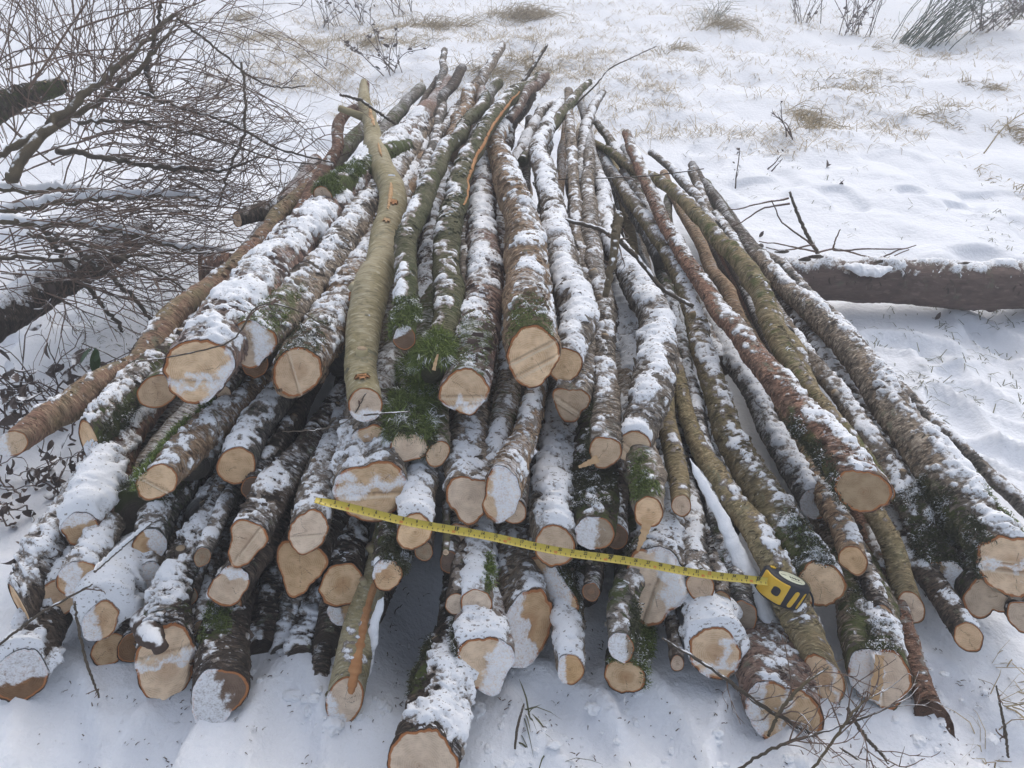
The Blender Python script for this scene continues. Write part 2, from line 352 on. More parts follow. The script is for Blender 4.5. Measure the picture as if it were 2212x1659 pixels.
LOGN = 0
INFO = {}
def make_log(label, path, bark='birch', snow=.5, dy=0.0, zb=None, Yb=None, zt=None, Yt=None, L_=2.3, T=.0038, ws=1.0, flk=1.0, knob=True, bury=False, crook=1.0, sy=-.15, frost=.35, moss=0.0, mb=(),
             n=None, tilt=.55, lob=None, fs=None, step=None, side=0.0, rough=1.0, wood='fresh', face=True, key=None, stubs=(), ridge=(),
             name='log', group='logs in the snowy pile', cat='log', taper=.7, fine=.0026, capsnow=0.0):
    global LOGN
    LOGN += 1
    r_ = np.random.default_rng(100 + LOGN)
    seed = r_.uniform(0, 30, 3)
    path = [tuple(map(float, p)) for p in path]; path = path[:1] + [(x, y, w * ws) for x, y, w in path[1:]]
    # --- butt and tip depth
    x0, y0, w0 = path[0]; x1, y1, w1 = path[-1]
    Y0 = Yb if Yb is not None else (atZ(x0, y0, zb)[1] if zb is not None else faceY(y0) + dy)
    P0 = atY(x0, y0, Y0)
    r0 = w0 / 2 / F * depth(P0)
    if P0[2] < r0 * .85 and not bury: P0 = atZ(x0, y0, r0 * .85); Y0 = P0[1]
    if Yt is not None: Y1 = Yt
    else: Y1 = atZ(x1, y1, (P0[2] + .03) if zt is None else zt)[1]
    a = np.r_[0, np.cumsum([math.dist(path[i][:2], path[i + 1][:2]) for i in range(len(path) - 1)])]; a /= a[-1]
    pts = []
    for (x, y, w), t in zip(path, a):
        Y = 1 / ((1 - t) / Y0 + t / Y1); P = atY(x, y, Y)
        pts.append([*P, w / 2 / F * depth(P)])
    pts = np.array(pts)
    vis = np.sum(np.linalg.norm(np.diff(pts[:, :3], axis=0), axis=1))
    if L_ > vis + .1:
        d = norm(pts[-1, :3] - pts[-2, :3]); d[2] *= .3; d[0] *= .6; d = norm(d)
        ext = L_ - vis
        for q in (.33, .66, 1.0):
            e = pts[len(path) - 1, :3] + d * ext * q; e[2] = max(e[2], .05)
            pts = np.vstack([pts, [*e, pts[len(path) - 1, 3] * (1 - (1 - taper) * q)]])
    tot = np.sum(np.linalg.norm(np.diff(pts[:, :3], axis=0), axis=1))
    # --- sample spacing follows distance from the camera
    s = [0.0]; dd = np.r_[0, np.cumsum(np.linalg.norm(np.diff(pts[:, :3], axis=0), axis=1))]
    while s[-1] < tot:
        P = np.array([np.interp(s[-1], dd, pts[:, k]) for k in range(3)])
        s.append(s[-1] + (fine * 1.15 * depth(P) if s[-1] < vis * 1.04 + .02 else .03))
    s = np.array(s[:-1] + [tot])
    C = spline(pts, s / tot)
    rad = np.maximum(C[:, 3], .004); C = C[:, :3]
    w = np.stack([vnoise(np.stack([s * 5, 0 * s, 0 * s + 3], -1) + seed), np.zeros_like(s), vnoise(np.stack([s * 5, 0 * s + 9, 0 * s], -1) + seed)], -1) - .5
    w[:, 1] = 0
    w2 = np.stack([vnoise(np.stack([s * 11, 0 * s + 5, 0 * s + 3], -1) + seed), np.zeros_like(s), vnoise(np.stack([s * 11, 0 * s + 9, 0 * s + 2], -1) + seed)], -1) - .5; w2[:, 1] = 0
    cr = float(np.clip(.03 / max(rad[0], .01), .6, 1.5)) * crook
    C = C + (w * .8 + w2 * .42) * cr * (rad * sstep(0, .15, s))[:, None]
    Tn = norm(np.gradient(C, axis=0)); ref = np.array([0, 0, 1.0])
    S = norm(np.cross(Tn, ref)); U = np.cross(S, Tn)
    k = int(np.clip(2 * math.pi * r0 / (fine * depth(P0)), 20, 84))
    th = np.arange(k) * 2 * math.pi / k - math.pi / 2
    ct, st = np.cos(th), np.sin(th)
    Dir = ct[None, :, None] * S[:, None] + st[None, :, None] * U[:, None]
    # --- cross-section lobes and bark relief
    if lob is None: lob = [(2, r_.uniform(.01, .07), r_.uniform(0, 360)), (3, r_.uniform(0, .04), r_.uniform(0, 360)), (5, r_.uniform(0, .02), r_.uniform(0, 360))]
    sh = np.ones(k)
    for (q, am, ph) in lob: sh = sh + am * np.cos(q * th - R(ph))
    fade = (1 - sstep(.0, .7, s))[:, None]
    shp = 1 + (sh[None] - 1) * (.35 + .65 * fade)
    q3 = np.stack(np.broadcast_arrays(ct[None] * rad[:, None], st[None] * rad[:, None], s[:, None]), -1)
    lump = (vnoise(q3 * np.array([14, 14, 9.]) + seed) - .5) * .22
    for _ in range(int(tot * 2.2)):                       # knots and swellings
        ks, kt = r_.uniform(.08, tot), r_.uniform(0, 2 * math.pi); dk = ((s - ks) / r_.uniform(.010, .030))[:, None] ** 2 + (((th - kt + math.pi) % (2 * math.pi) - math.pi)[None] / r_.uniform(.35, .8)) ** 2
        lump = lump + r_.uniform(.08, .26) * np.exp(-dk)
    fl = fbm(q3 * np.array([46, 46, 88.]) + seed, 4) - .5
    small = vnoise(q3 * np.array([120, 120, 200.]) + seed) - .5
    rr = rad[:, None] * shp * (1 + lump * .9) + (fl * .012 + small * .0025) * rough * np.clip(rad[:, None] / .04, .35, 1.1)
    V = C[:, None] + rr[..., None] * Dir
    # --- cut plane
    tc = norm(np.array([0, 0, H]) - P0)
    nn = norm(-Tn[0] * (1 - tilt) + tc * tilt) if n is None else norm(n)
    den = float(Tn[0] @ nn); den = -max(.30, -den)
    Lc = max(2.2 * rad[0] / max(.35, -den), .02)
    shift = -(((V - C[0]) @ nn) - ((C - C[0]) @ nn)[:, None]) / den           # slide each vertex along the axis
    shift = np.clip(shift, -Lc * .8, Lc * .8) * np.clip(1 - s / Lc, 0, 1)[:, None]
    V = V + shift[..., None] * Tn[:, None]
    # ring 0 exactly on the plane
    sh0 = -((V[0] - C[0]) @ nn) / den
    V[0] = V[0] + sh0[:, None] * Tn[0]
    tipn = len(s)
    Vf = V.reshape(-1, 3)
    i = np.arange(tipn - 1)[:, None] * k; j = np.arange(k)[None]; j2 = (j + 1) % k
    Q = np.stack([i + j, i + k + j, i + k + j2, i + j2], -1).reshape(-1, 4)
    Vf = np.vstack([Vf, C[-1] + Tn[-1] * rad[-1] * .3]); jj = np.arange(k)
    Tr = np.stack([np.full(k, tipn * k), (tipn - 1) * k + (jj + 1) % k, (tipn - 1) * k + jj], -1)
    if not face:
        Vf = np.vstack([Vf, V[0].mean(0)]); Tr = np.vstack([Tr, np.stack([np.full(k, tipn * k + 1), jj, (jj + 1) % k], -1)])
    # --- surface masks
    nz = np.clip((Dir @ norm(np.array([side, sy, 1.0]))), -1, 1)
    mo = np.full(nz.shape, moss) + (fbm(q3 * 9 + seed, 2) - .5) * .8 * (moss > 0)
    for (sa, sb, ta, tb, cnt, ln, kind) in mb:
        mid, hw = R((ta + tb) / 2), R((tb - ta) / 2)
        da = np.abs((th - mid + math.pi) % (2 * math.pi) - math.pi)
        mo = np.maximum(mo, (sstep(sa - .04, sa, s) * (1 - sstep(sb * .5, sb + .1, s)))[:, None] * (1 - sstep(hw * .5, hw * 1.3 + .1, da))[None] * .85 + (fbm(q3 * 22 + seed, 3) - .5) * .9)
    fr = frost - .50 + nz * .38 + (fbm(q3 * np.array([22, 22, 15.]) + seed + 4, 2) - .5) * .9
    fr = np.clip(fr, -.5, 1.0) - (mo > .5) * .12
    uvu = (th + math.pi / 2)[None] * rad[0] + 0 * s[:, None]
    uv = np.stack([uvu, np.broadcast_to(s[:, None], uvu.shape)], -1).reshape(-1, 2); uv = np.vstack([uv] + [uv[-1:]] * (len(Vf) - len(uv)))
    o = mesh_obj(name, Vf, Q, BARK[bark], None, {'moss': np.r_[mo.ravel(), [0] * (len(Vf) - mo.size)], 'frost': np.r_[fr.ravel(), [0] * (len(Vf) - mo.size)]}, uv, True, P0, Tr)
    tag(o, label, cat, group)
    # --- sawn face
    if face:
        rings = 22
        Bd = C[0] + (V[0] - C[0]) * .988
        e1 = norm(np.cross(nn, [0, 0, 1.0])) if abs(nn[2]) < .95 else np.array([1.0, 0, 0]); e2 = np.cross(nn, e1)
        off = np.zeros(2) if n is not None else r_.uniform(-.12, .12, 2) * rad[0]
        f = np.linspace(0, 1, rings) ** .8
        FV = C[0] + (Bd - C[0])[None] * f[:, None, None]
        uvf = np.stack([(FV - C[0]) @ e1, (FV - C[0]) @ e2], -1)
        ds = np.linalg.norm(uvf - off, axis=-1); rd = np.broadcast_to(f[:, None], ds.shape)
        fsn = np.full(ds.shape, -.4)
        q2 = np.concatenate([uvf * 45, np.zeros_like(uvf[..., :1])], -1) + seed
        nz2 = fbm(q2, 3) - .5
        for (ang, lo, hi) in (fs or ()):                    # snow band: lo < position/r < hi along direction ang
            p = (uvf[..., 0] * math.cos(R(ang)) + uvf[..., 1] * math.sin(R(ang))) / rad[0] + nz2 * 1.1
            fsn = np.maximum(fsn, np.minimum(sstep(lo - .28, lo + .20, p), 1 - sstep(hi - .20, hi + .28, p)) * 1.25 - .4)
        relief = nz2 * .003 + fsn.clip(0) * .004; shd = np.zeros(ds.shape); crk = np.zeros(ds.shape)
        for _ in range(r_.integers(0, 5)):
            c_a, c_l = r_.integers(0, k), r_.uniform(.3, .95); drift = np.cumsum(r_.normal(0, .5, rings))
            for q_ in range(2, rings):
                if f[q_] < c_l: crk[q_, int(round(c_a + drift[q_])) % k] = 1 - .5 * f[q_]
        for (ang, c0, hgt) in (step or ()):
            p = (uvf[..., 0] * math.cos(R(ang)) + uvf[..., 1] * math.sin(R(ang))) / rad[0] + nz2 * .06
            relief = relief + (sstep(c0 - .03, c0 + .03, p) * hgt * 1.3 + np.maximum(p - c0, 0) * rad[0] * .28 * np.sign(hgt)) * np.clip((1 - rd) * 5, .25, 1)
            sg = np.sign(hgt); shd = shd + np.clip(1 - np.abs(p - c0 - .045 * sg) / .06, 0, 1) - .9 * np.clip(1 - np.abs(p - c0 + .05 * sg) / .06, 0, 1)  # signed mask that paints light and shade along each step
        relief = relief - .0015
        FV = FV + relief[..., None] * nn
        ii = np.arange(rings - 1)[:, None] * k
        FQ = np.stack([ii + j, ii + j2, ii + k + j2, ii + k + j], -1).reshape(-1, 4)
        mesh_obj('cut_end', FV.reshape(-1, 3), FQ[:, ::-1] if (np.cross(FV[1, 1] - FV[1, 0], FV[2, 0] - FV[1, 0]) @ nn) > 0 else FQ, WOOD[wood], o, {'rad': rd.ravel(), 'dist': ds.ravel(), 'fsnow': fsn.ravel(), 'step_shade': shd.ravel(), 'crack': crk.ravel()}, uvf.reshape(-1, 2), True)
    # --- snow lying on it
    if snow > 0:
        vm = s < vis * 1.05 + .05
        ns = int(vm.sum())
        q = q3[:ns]
        nb = fbm(q * np.array([22, 22, 17.]) + seed + 11, 4) - .5; nf = fbm(q * np.array([75, 75, 110.]) + seed + 5, 2) - .5
        snow = snow if snow >= .95 else min(.95, snow * .95 + .02)
        thr = 1.30 - 1.04 * snow
        m = nz[:ns] * .8 - thr + nb * (3.0 - 1.3 * snow) + nf * (1.7 - .8 * snow) + fl[:ns] * (1.4 - .8 * snow) - (mo[:ns] > .6) * .25 + capsnow * np.exp(-s[:ns, None] / .12)
        hgt = T * np.clip(m * 2.2, -.45, 1.0) * (1 + .8 * nb) * np.clip(rad[:ns, None] / .035, .3, 1.2)
        if capsnow: hgt = hgt * (1 + .9 * capsnow * np.exp(-s[:ns, None] / .1) * (m > 0))
        endf = (1 - sstep(0, max(.012, T * 1.6), s[:ns]))[:, None]; hgt = hgt * (1 - endf) - .0015 * endf
        keep = (m > -.18)
        SV = V[:ns] + (hgt + .0008)[..., None] * norm(Dir[:ns] + np.array([0, 0, .5]))
        SQ = np.stack([(np.arange(ns - 1)[:, None] * k + j), (np.arange(ns - 1)[:, None] * k + k + j), (np.arange(ns - 1)[:, None] * k + k + j2), (np.arange(ns - 1)[:, None] * k + j2)], -1)
        kq = keep[:-1] | keep[1:]; kq = kq | np.roll(kq, -1, 1)
        SQ = SQ[kq]
        if len(SQ) > 20:
            used = np.unique(SQ); mp = np.full(ns * k, -1); mp[used] = np.arange(len(used))
            mesh_obj('snow_cover', SV.reshape(-1, 3)[used], mp[SQ], M_SNOWLOG if snow < .985 else M_SNOWCLEAN, o, {'thick': np.clip(m * 1.6, -.5, 1.5).ravel()[used]})['kind'] = 'stuff'
    # --- moss strands
    for (sa, sb, ta, tb, cnt, ln, kind) in mb:
        mid, hw = R((ta + tb) / 2), R((tb - ta) / 2)
        da = np.abs((th - mid + math.pi) % (2 * math.pi) - math.pi)
        rows = np.where((s >= sa) & (s <= sb))[0]; cols = np.where(da <= hw)[0]
        if not len(rows) or not len(cols): continue
        pn = fbm(q3[np.ix_(rows, cols)] * 28 + seed, 2).ravel()
        pp = V[np.ix_(rows, cols)].reshape(-1, 3); dn = Dir[np.ix_(rows, cols)].reshape(-1, 3)
        ok = pn > np.quantile(pn, .30)
        da2 = (da[cols][None] / hw) ** 2 + 0 * s[rows][:, None]; ed = da2 + ((s[rows] - sa) / (sb - sa + .01))[:, None] ** 2
        ok = ok & (ed.ravel() < .55 + 2.6 * (pn - .35))
        if ok.sum() < 5: continue
        BV, BQ, bt = blades(pp[ok], dn[ok], int(cnt * 2.8), ln * .55, r_, .8, .0009)
        mesh_obj('moss', BV, BQ, {'d': M_MOSSDK, 'y': M_MOSSYL}.get(kind, M_MOSS), o, {'tone': bt}, None, True)['kind'] = 'stuff'
    # --- little curls of peeling bark
    nv = int(np.sum(s < vis * 1.05)); nf_ = int(flk * rough * 1500 * min(vis, 3.0) * (rad[0] / .05) ** .5)
    if nf_ > 10 and nv > 6:
        ri, ci = r_.integers(2, nv, nf_), r_.integers(0, k, nf_)
        up_ok = nz[ri, ci] > -.45; ri, ci = ri[up_ok], ci[up_ok]; nf_ = len(ri)
        p = V[ri, ci]; dn = Dir[ri, ci]; tt = Tn[ri]; rd_ = np.cross(tt, dn)
        pl = sstep(.42, .62, fbm(q3[ri, ci] * 18 + seed, 2)); sz = r_.uniform(.35, 1.2, nf_) * (.4 + pl) * np.clip(rad[ri] / .04, .4, 1.1)
        a_l = (.0075 * sz)[:, None]; b_l = (.0024 * sz)[:, None]; lift = (r_.uniform(.0005, .0045, nf_) * sz)[:, None]
        q_ = norm(rd_ + tt * r_.normal(0, .35, (nf_, 1)))
        c_ = p + dn * .0006
        FVv = np.stack([c_ - q_ * a_l - tt * b_l * .3, c_ + q_ * a_l - tt * b_l * .5, c_ + q_ * a_l * .8 + tt * b_l + dn * lift, c_ - q_ * a_l * .7 + tt * b_l * .8 + dn * lift * .7], 1).reshape(-1, 3)
        mesh_obj('bark_curls', FVv, np.arange(nf_ * 4).reshape(-1, 4), FLAKE[bark], o, {'tone': np.repeat(r_.uniform(0, 1, nf_) ** 1.4, 4)})['kind'] = 'stuff'
    if knob and rad[0] > .018 and not stubs:
        stubs = [(r_.uniform(.12, max(.2, min(vis, 1.6))), r_.uniform(10, 170), r_.uniform(.004, .014), r_.uniform(.005, .011)) for _ in range(r_.integers(0, 4))]
    # --- stubs of side branches: (s, theta, length, radius)
    for (ss, ta, ln, rs) in stubs:
        i0 = int(np.searchsorted(s, ss)); i0 = min(i0, len(s) - 1); c0 = C[i0]
        d = norm(math.cos(R(ta)) * S[i0] + math.sin(R(ta)) * U[i0] + Tn[i0] * .5)
        b = MB(); p = np.array([c0 + d * rad[i0] * .5, c0 + d * (rad[i0] + ln * .5), c0 + d * (rad[i0] + ln)])
        b.tube(p, [rs * 1.35, rs * 1.05, rs], 9, .5)
        st_ = b.build('branch_stub', BARK[bark], o)
        b = MB(); b.tube(np.array([p[-1] - d * .001, p[-1] + d * .0012]), [rs * .9, rs * .86], 9, .8)
        b.build('sawn_tip', M_TIP, st_)
    INFO[key or label] = (o, C, rad, s, S, U, Tn, V)
    return o

def snow_ridge(parent, path, Y0, Y1, name='snow_ridge', squash=.55, nse=.35):
    """a long drift of snow lying along a log: (x, y, width) pixels"""
    a = np.linspace(0, 1, len(path)); pts = []
    for (x, y, w), t in zip(path, a):
        P = atY(x, y, 1 / ((1 - t) / Y0 + t / Y1)); pts.append([*P, w / 2 / F * depth(P)])
    n = 90; D = spline(pts, n); C, rad = D[:, :3], np.abs(D[:, 3])
    rad = rad * np.clip(np.minimum(np.arange(n), np.arange(n)[::-1]) / 5, .15, 1)
    T = norm(np.gradient(C, axis=0)); S = norm(np.cross(T, [0, 0, 1.0])); U = np.cross(S, T)
    k = 24; th = np.arange(k) * 2 * math.pi / k
    d = np.cos(th)[None, :, None] * S[:, None] + squash * np.sin(th)[None, :, None] * U[:, None]
    V = C[:, None] + rad[:, None, None] * d
    V = V + d * ((fbm(V * 45, 4) - .5) * nse * 3.2)[..., None] * rad[:, None, None]
    i = np.arange(n - 1)[:, None] * k; j = np.arange(k)[None]; j2 = (j + 1) % k
    Q = np.stack([i + j, i + k + j, i + k + j2, i + j2], -1).reshape(-1, 4)
    return mesh_obj(name, V.reshape(-1, 3), Q, M_SNOWCLEAN, parent)

def splinter(parent, key, s0, s1, th, wdt, name='torn_strip', mat=None, lift=.003):
    """a strip of torn wood running along a log's surface"""
    o, C, rad, s, S, U, Tn, V = INFO[key]
    k = V.shape[1]; ths = np.arange(k) * 2 * math.pi / k - math.pi / 2
    ss = np.linspace(s0, s1, 50); vv = []
    r_ = np.random.default_rng(int(s0 * 1000))
    for q, sv in enumerate(ss):
        i = int(np.clip(np.searchsorted(s, sv), 0, len(s) - 1)); t = (sv - s0) / (s1 - s0)
        w = wdt * (.25 + .75 * math.sin(math.pi * min(1, max(0, t))) ** .6) * r_.uniform(.7, 1.2)
        for e in (-1, -.4, .4, 1):
            a = R(th) + e * w / rad[i]
            jx = int(round((a + math.pi / 2) / (2 * math.pi) * k)) % k
            rr_ = np.linalg.norm(V[i, jx] - C[i])
            vv.append(C[i] + (rr_ + lift * (1 if abs(e) < .5 else -1.2)) * (math.cos(a) * S[i] + math.sin(a) * U[i]))
    n = len(ss); i = np.arange(n - 1)[:, None] * 4; j = np.arange(3)[None]
    Q = np.stack([i + j, i + 4 + j, i + 5 + j, i + 1 + j], -1).reshape(-1, 4)
    return mesh_obj(name, np.array(vv), Q, mat or M_TORN, parent, {'tone': np.repeat(r_.uniform(0, 1, n), 4)})
ML = make_log
# ================= top layer, left to right
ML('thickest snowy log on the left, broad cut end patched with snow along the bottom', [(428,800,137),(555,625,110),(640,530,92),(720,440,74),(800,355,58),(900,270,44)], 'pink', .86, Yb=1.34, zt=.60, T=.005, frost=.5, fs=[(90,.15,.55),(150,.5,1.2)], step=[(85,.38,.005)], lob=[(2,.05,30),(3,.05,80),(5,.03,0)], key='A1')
ML('mossy grey log with a dirty squarish cut end, right of the thickest snowy log', [(543,744,96),(650,640,85),(760,500,72),(820,415,60),(885,325,46),(937,232,30)], 'birch', .62, Yb=1.40, zt=.58, frost=.4, lob=[(4,.06,20),(3,.05,10)], fs=[(180,.1,.9)], mb=[(.0,.22,20,120,500,.012,'m')], wood='fresh', key='A2')
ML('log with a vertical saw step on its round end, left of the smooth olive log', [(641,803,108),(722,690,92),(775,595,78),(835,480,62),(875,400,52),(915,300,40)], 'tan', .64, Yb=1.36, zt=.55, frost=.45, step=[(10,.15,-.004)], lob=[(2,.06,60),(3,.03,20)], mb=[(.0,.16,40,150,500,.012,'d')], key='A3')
ML('smooth snow-free olive log with orange branch scars lying on top of the pile', [(789,876,70),(780,800,80),(783,720,88),(806,620,92),(826,545,82),(840,450,72),(846,400,66),(824,350,58),(802,312,46),(801,270,40),(790,228,34),(785,178,17)], 'olive', .0, ws=.82, flk=.04, crook=1.3, Yb=1.27, zt=.66, frost=-.35, L_=1, rough=.35, step=[], fs=[(90,.45,1.2)], lob=[(2,.02,0)], key='A4', stubs=[(.10,80,.012,.012),(1.55,165,.09,.012),(.30,150,.014,.011)])
ML('slender green-barked log ending in a dark brown mossy butt', [(874,730,54),(876,640,50),(882,540,47),(905,450,46),(950,350,38),(1015,262,28),(1045,215,25),(1077,178,22)], 'green', .42, Yb=1.37, zt=.63, frost=.15, L_=1, side=-.7, wood='brown', moss=.25, mb=[(.0,.10,-20,200,1300,.018,'m')], fs=[(300,.2,1.0)], key='A5')
ML('dark log with a long orange strip of torn bark near the peak', [(935,800,60),(968,650,58),(974,500,54),(990,400,47),(1045,280,36),(1075,235,34),(1110,205,30),(1175,165,20)], 'green', .34, Yb=1.35, zt=.60, frost=.1, L_=1, side=-.5, face=False, key='A6', mb=[(.0,.08,0,200,1800,.042,'m'),(.0,.08,0,200,2000,.05,'y')])
ML('pinkish snow-dusted log with ringed cut end and snow ledge, beside the large moss clump', [(1006,843,100),(1024,700,88),(1046,560,70),(1042,440,56),(1040,350,44),(1036,280,36)], 'pink', .64, Yb=1.31, zt=.56, frost=.52, fs=[(90,.35,.8)], step=[(90,.30,.005),(95,.62,.004)], lob=[(4,.05,45),(2,.05,0)], mb=[(.0,.18,30,140,400,.010,'m')], key='A7')
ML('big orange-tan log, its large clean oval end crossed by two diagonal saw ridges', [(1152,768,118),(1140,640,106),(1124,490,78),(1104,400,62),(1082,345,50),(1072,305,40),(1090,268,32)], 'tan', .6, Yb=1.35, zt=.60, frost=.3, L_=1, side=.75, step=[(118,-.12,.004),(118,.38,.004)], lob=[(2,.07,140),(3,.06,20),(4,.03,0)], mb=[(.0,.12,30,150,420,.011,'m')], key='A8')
ML('snow-covered log wedged right against the big orange-tan log, cut end half hidden', [(1222,790,72),(1236,690,76),(1208,560,66),(1190,430,52),(1165,320,40),(1200,240,28),(1222,218,22)], 'birch', .85, Yb=1.42, zt=.60, L_=1, frost=.55, lob=[(2,.08,90)], key='P')
ML('log with a notched heart-shaped cut end hanging below the big orange-tan log', [(1233,872,78),(1264,745,58),(1258,610,40),(1247,510,31),(1236,364,24),(1227,198,19)], 'birch', .4, Yb=1.38, zt=.63, L_=1, frost=.35, lob=[(3,.13,85),(2,.05,30),(5,.04,0)], step=[(60,.15,.004),(60,.4,-.003)], key='Q')
ML('slim grey log whose torn cut end has a splinter pointing left', [(1306,978,68),(1313,850,58),(1300,700,50),(1282,560,40),(1275,430,32),(1270,325,24)], 'birch', .35, Yb=1.26, zt=.60, L_=1, frost=.42, lob=[(2,.05,0),(3,.07,50)], mb=[(.0,.14,150,230,300,.014,'d')], key='A10')
ML('bright snow-coated log bending left up the pile, cut end with two saw steps', [(1370,967,72),(1396,840,84),(1418,720,72),(1398,640,64),(1352,565,52),(1315,500,42),(1296,400,30)], 'birch', .88, Yb=1.28, zt=.54, T=.005, frost=.6, step=[(60,.2,.004),(60,.5,.003)], lob=[(2,.03,0)], key='A12')
ML('smooth frosted log deep between the bright bent log and the slim grey log', [(1385,880,88),(1358,725,84),(1338,615,60),(1308,500,46),(1293,400,34)], 'grey', .97, Yb=1.50, zt=.40, T=.008, frost=.7, face=False, key='S2')
ML('short stub of smooth brown log with a small round end below the bright bent log', [(1472,1094,46),(1463,1025,45),(1445,930,42),(1432,850,38)], 'yellow', .15, dy=.03, frost=.0, rough=.4, wood='warm', step=[], key='K1')
# ================= upper tips at the back
ML('thin grey pole standing out straight against the snow at the peak', [(912,470,34),(925,364,30),(944,285,25),(952,200,20),(957,108,12)], 'grey', .3, zb=.54, zt=.60, frost=.25, L_=.5, face=False, key='T1')
ML('topmost far log, pale and snow-striped, reaching farthest up the picture', [(900,400,40),(955,285,32),(1010,212,27),(1048,160,22),(1086,95,16)], 'birch', .5, zb=.52, zt=.58, frost=.3, L_=.5, face=False, key='T2')
ML('knobbly snowy limb behind the bent snowy tips right of the peak', [(1100,420,36),(1125,330,32),(1160,255,26),(1220,217,20)], 'grey', .85, zb=.50, zt=.56, L_=.4, face=False, key='T7')
ML('dark green limb slanting right with a snowy crooked tip', [(1128,350,24),(1178,290,25),(1232,222,21),(1256,196,16),(1277,178,11)], 'green', .45, zb=.60, zt=.64, L_=.4, frost=.2, face=False, side=-.3, key='T6')
ML('pale snowy tip leaning right of the dark green limb', [(1246,420,28),(1256,330,26),(1268,250,22),(1300,200,14)], 'grey', .8, zb=.50, zt=.58, L_=.4, face=False, key='T8')
ML('mossy dark log end at the back left of the peak, snow along its top', [(812,470,44),(845,340,38),(885,285,30),(938,225,20)], 'dark', .5, zb=.50, zt=.55, L_=.5, face=False, moss=.3, key='T5')
ML('crooked dark stick log lying behind the olive log tip', [(640,560,44),(668,440,40),(690,385,36),(722,330,27),(733,262,24),(752,240,20),(788,222,18),(790,182,17)], 'red', .15, zb=.40, zt=.62, L_=.5, frost=-.1, rough=.6, face=False, key='L2')
ML('grey-green crooked log reaching down right from behind the snowy tips', [(1446,520,34),(1398,440,30),(1345,355,24),(1312,292,18),(1279,252,13)], 'green', .4, zb=.40, zt=.50, L_=.5, frost=.3, face=False, key='T9')
ML('low frosty grey log between the thin poles right of centre', [(1430,560,40),(1372,452,34),(1330,385,28),(1290,318,20)], 'grey', .62, zb=.40, zt=.46, L_=.5, frost=.5, face=False, key='T10')
ML('frosty brown log filling the gap beneath the pinkish log', [(1085,560,44),(1072,440,40),(1062,370,34),(1060,300,28)], 'pink', .6, zb=.46, zt=.5, L_=.5, frost=.45, face=False, key='T11')
ML('frost-covered dark log between the two green-barked logs', [(905,760,66),(928,600,56),(940,470,44),(965,380,36),(1005,300,28)], 'birch', .62, zb=.44, zt=.5, L_=.5, frost=.45, face=False, key='T12')
ML('snow-filled birch log under the smooth olive log', [(745,770,80),(790,600,60),(850,470,48),(890,370,40)], 'grey', .85, zb=.42, zt=.5, L_=.5, frost=.5, face=False, key='T13')
# ================= right side
ML('tan log under the tape case with a long snow drift along its left side', [(1782,1470,78),(1742,1375,82),(1712,1315,86),(1690,1260,80),(1640,1160,66),(1560,1060,58),(1502,950,45),(1470,850,36),(1455,775,27)], 'yellow', .22, ws=.88, Yb=.975, zt=.36, L_=1, frost=.05, lob=[(2,.04,0)], side=.5, wood='fresh', fs=[(200,.25,.5)], key='R1', stubs=[(.165,-8,.012,.024)])
ML('thick tan log with green moss behind its cut end, right beside the tape case', [(1775,1263,88),(1695,1135,96),(1612,1000,76),(1562,880,62),(1520,760,52),(1490,645,45),(1440,540,38),(1385,460,31),(1330,385,25)], 'yellow', .6, ws=.88, Yb=1.12, zt=.46, L_=1, frost=.3, lob=[(2,.09,70),(3,.04,30)], mb=[(.0,.14,50,175,1100,.016,'d'),(.02,.12,70,140,300,.016,'m')], side=.2, key='R2')
ML('reddish log on top at the right, wide flattened cut end over a dark mossy base', [(1864,1060,96),(1780,958,92),(1690,850,72),(1602,735,52),(1535,640,44),(1482,555,38),(1430,470,33),(1390,385,29),(1353,288,20)], 'red', .55, ws=.86, Yb=1.19, zt=.55, L_=1, frost=.28, side=.75, lob=[(2,.12,0),(3,.05,90)], wood='old', mb=[(.0,.22,140,250,1200,.016,'d')], key='R3')
ML('long green-olive log running down right under the reddish log to a small end', [(1907,1060,44),(1800,905,50),(1722,800,53),(1672,705,54),(1628,612,56),(1562,520,45),(1500,460,38),(1434,398,31),(1366,360,25),(1279,308,16)], 'yellow', .12, ws=.84, Yb=1.24, zt=.47, L_=1, frost=.0, moss=.42, wood='old', key='R4')
ML('yellowish log with dark knot rings and a clean cut end, right of the reddish log', [(1970,1316,54),(1924,1205,54),(1874,1100,48),(1815,975,50),(1765,868,52),(1702,745,48),(1652,655,40),(1612,600,30)], 'yellow', .12, ws=.88, Yb=1.12, zt=.38, L_=1, frost=.02, rough=.8, key='R5')
ML('short brown log with reddish collar and round cut end under the reddish log', [(1842,1210,58),(1822,1140,58),(1785,1050,54),(1720,930,48)], 'tan', .3, dy=.02, frost=.2, wood='warm', moss=.25, key='R6')
ML('grey snow-flecked log ending in a slanted mossy cut end at lower right', [(2044,1252,74),(1985,1120,72),(1902,990,58),(1832,880,48),(1742,770,42),(1652,640,38),(1592,560,33),(1540,480,27),(1493,366,18)], 'birch', .42, ws=.88, Yb=1.19, zt=.40, L_=1, frost=.3, lob=[(3,.14,200),(2,.06,0)], wood='old', fs=[(200,-.1,1.2)], mb=[(.0,.22,40,190,1300,.018,'d')], key='R7')
ML('thin grey pole tip sticking out at the upper right of the pile', [(1545,490,24),(1500,428,22),(1452,372,18),(1405,332,13)], 'grey', .55, zb=.42, zt=.46, frost=.35, L_=.4, face=False, key='R8')
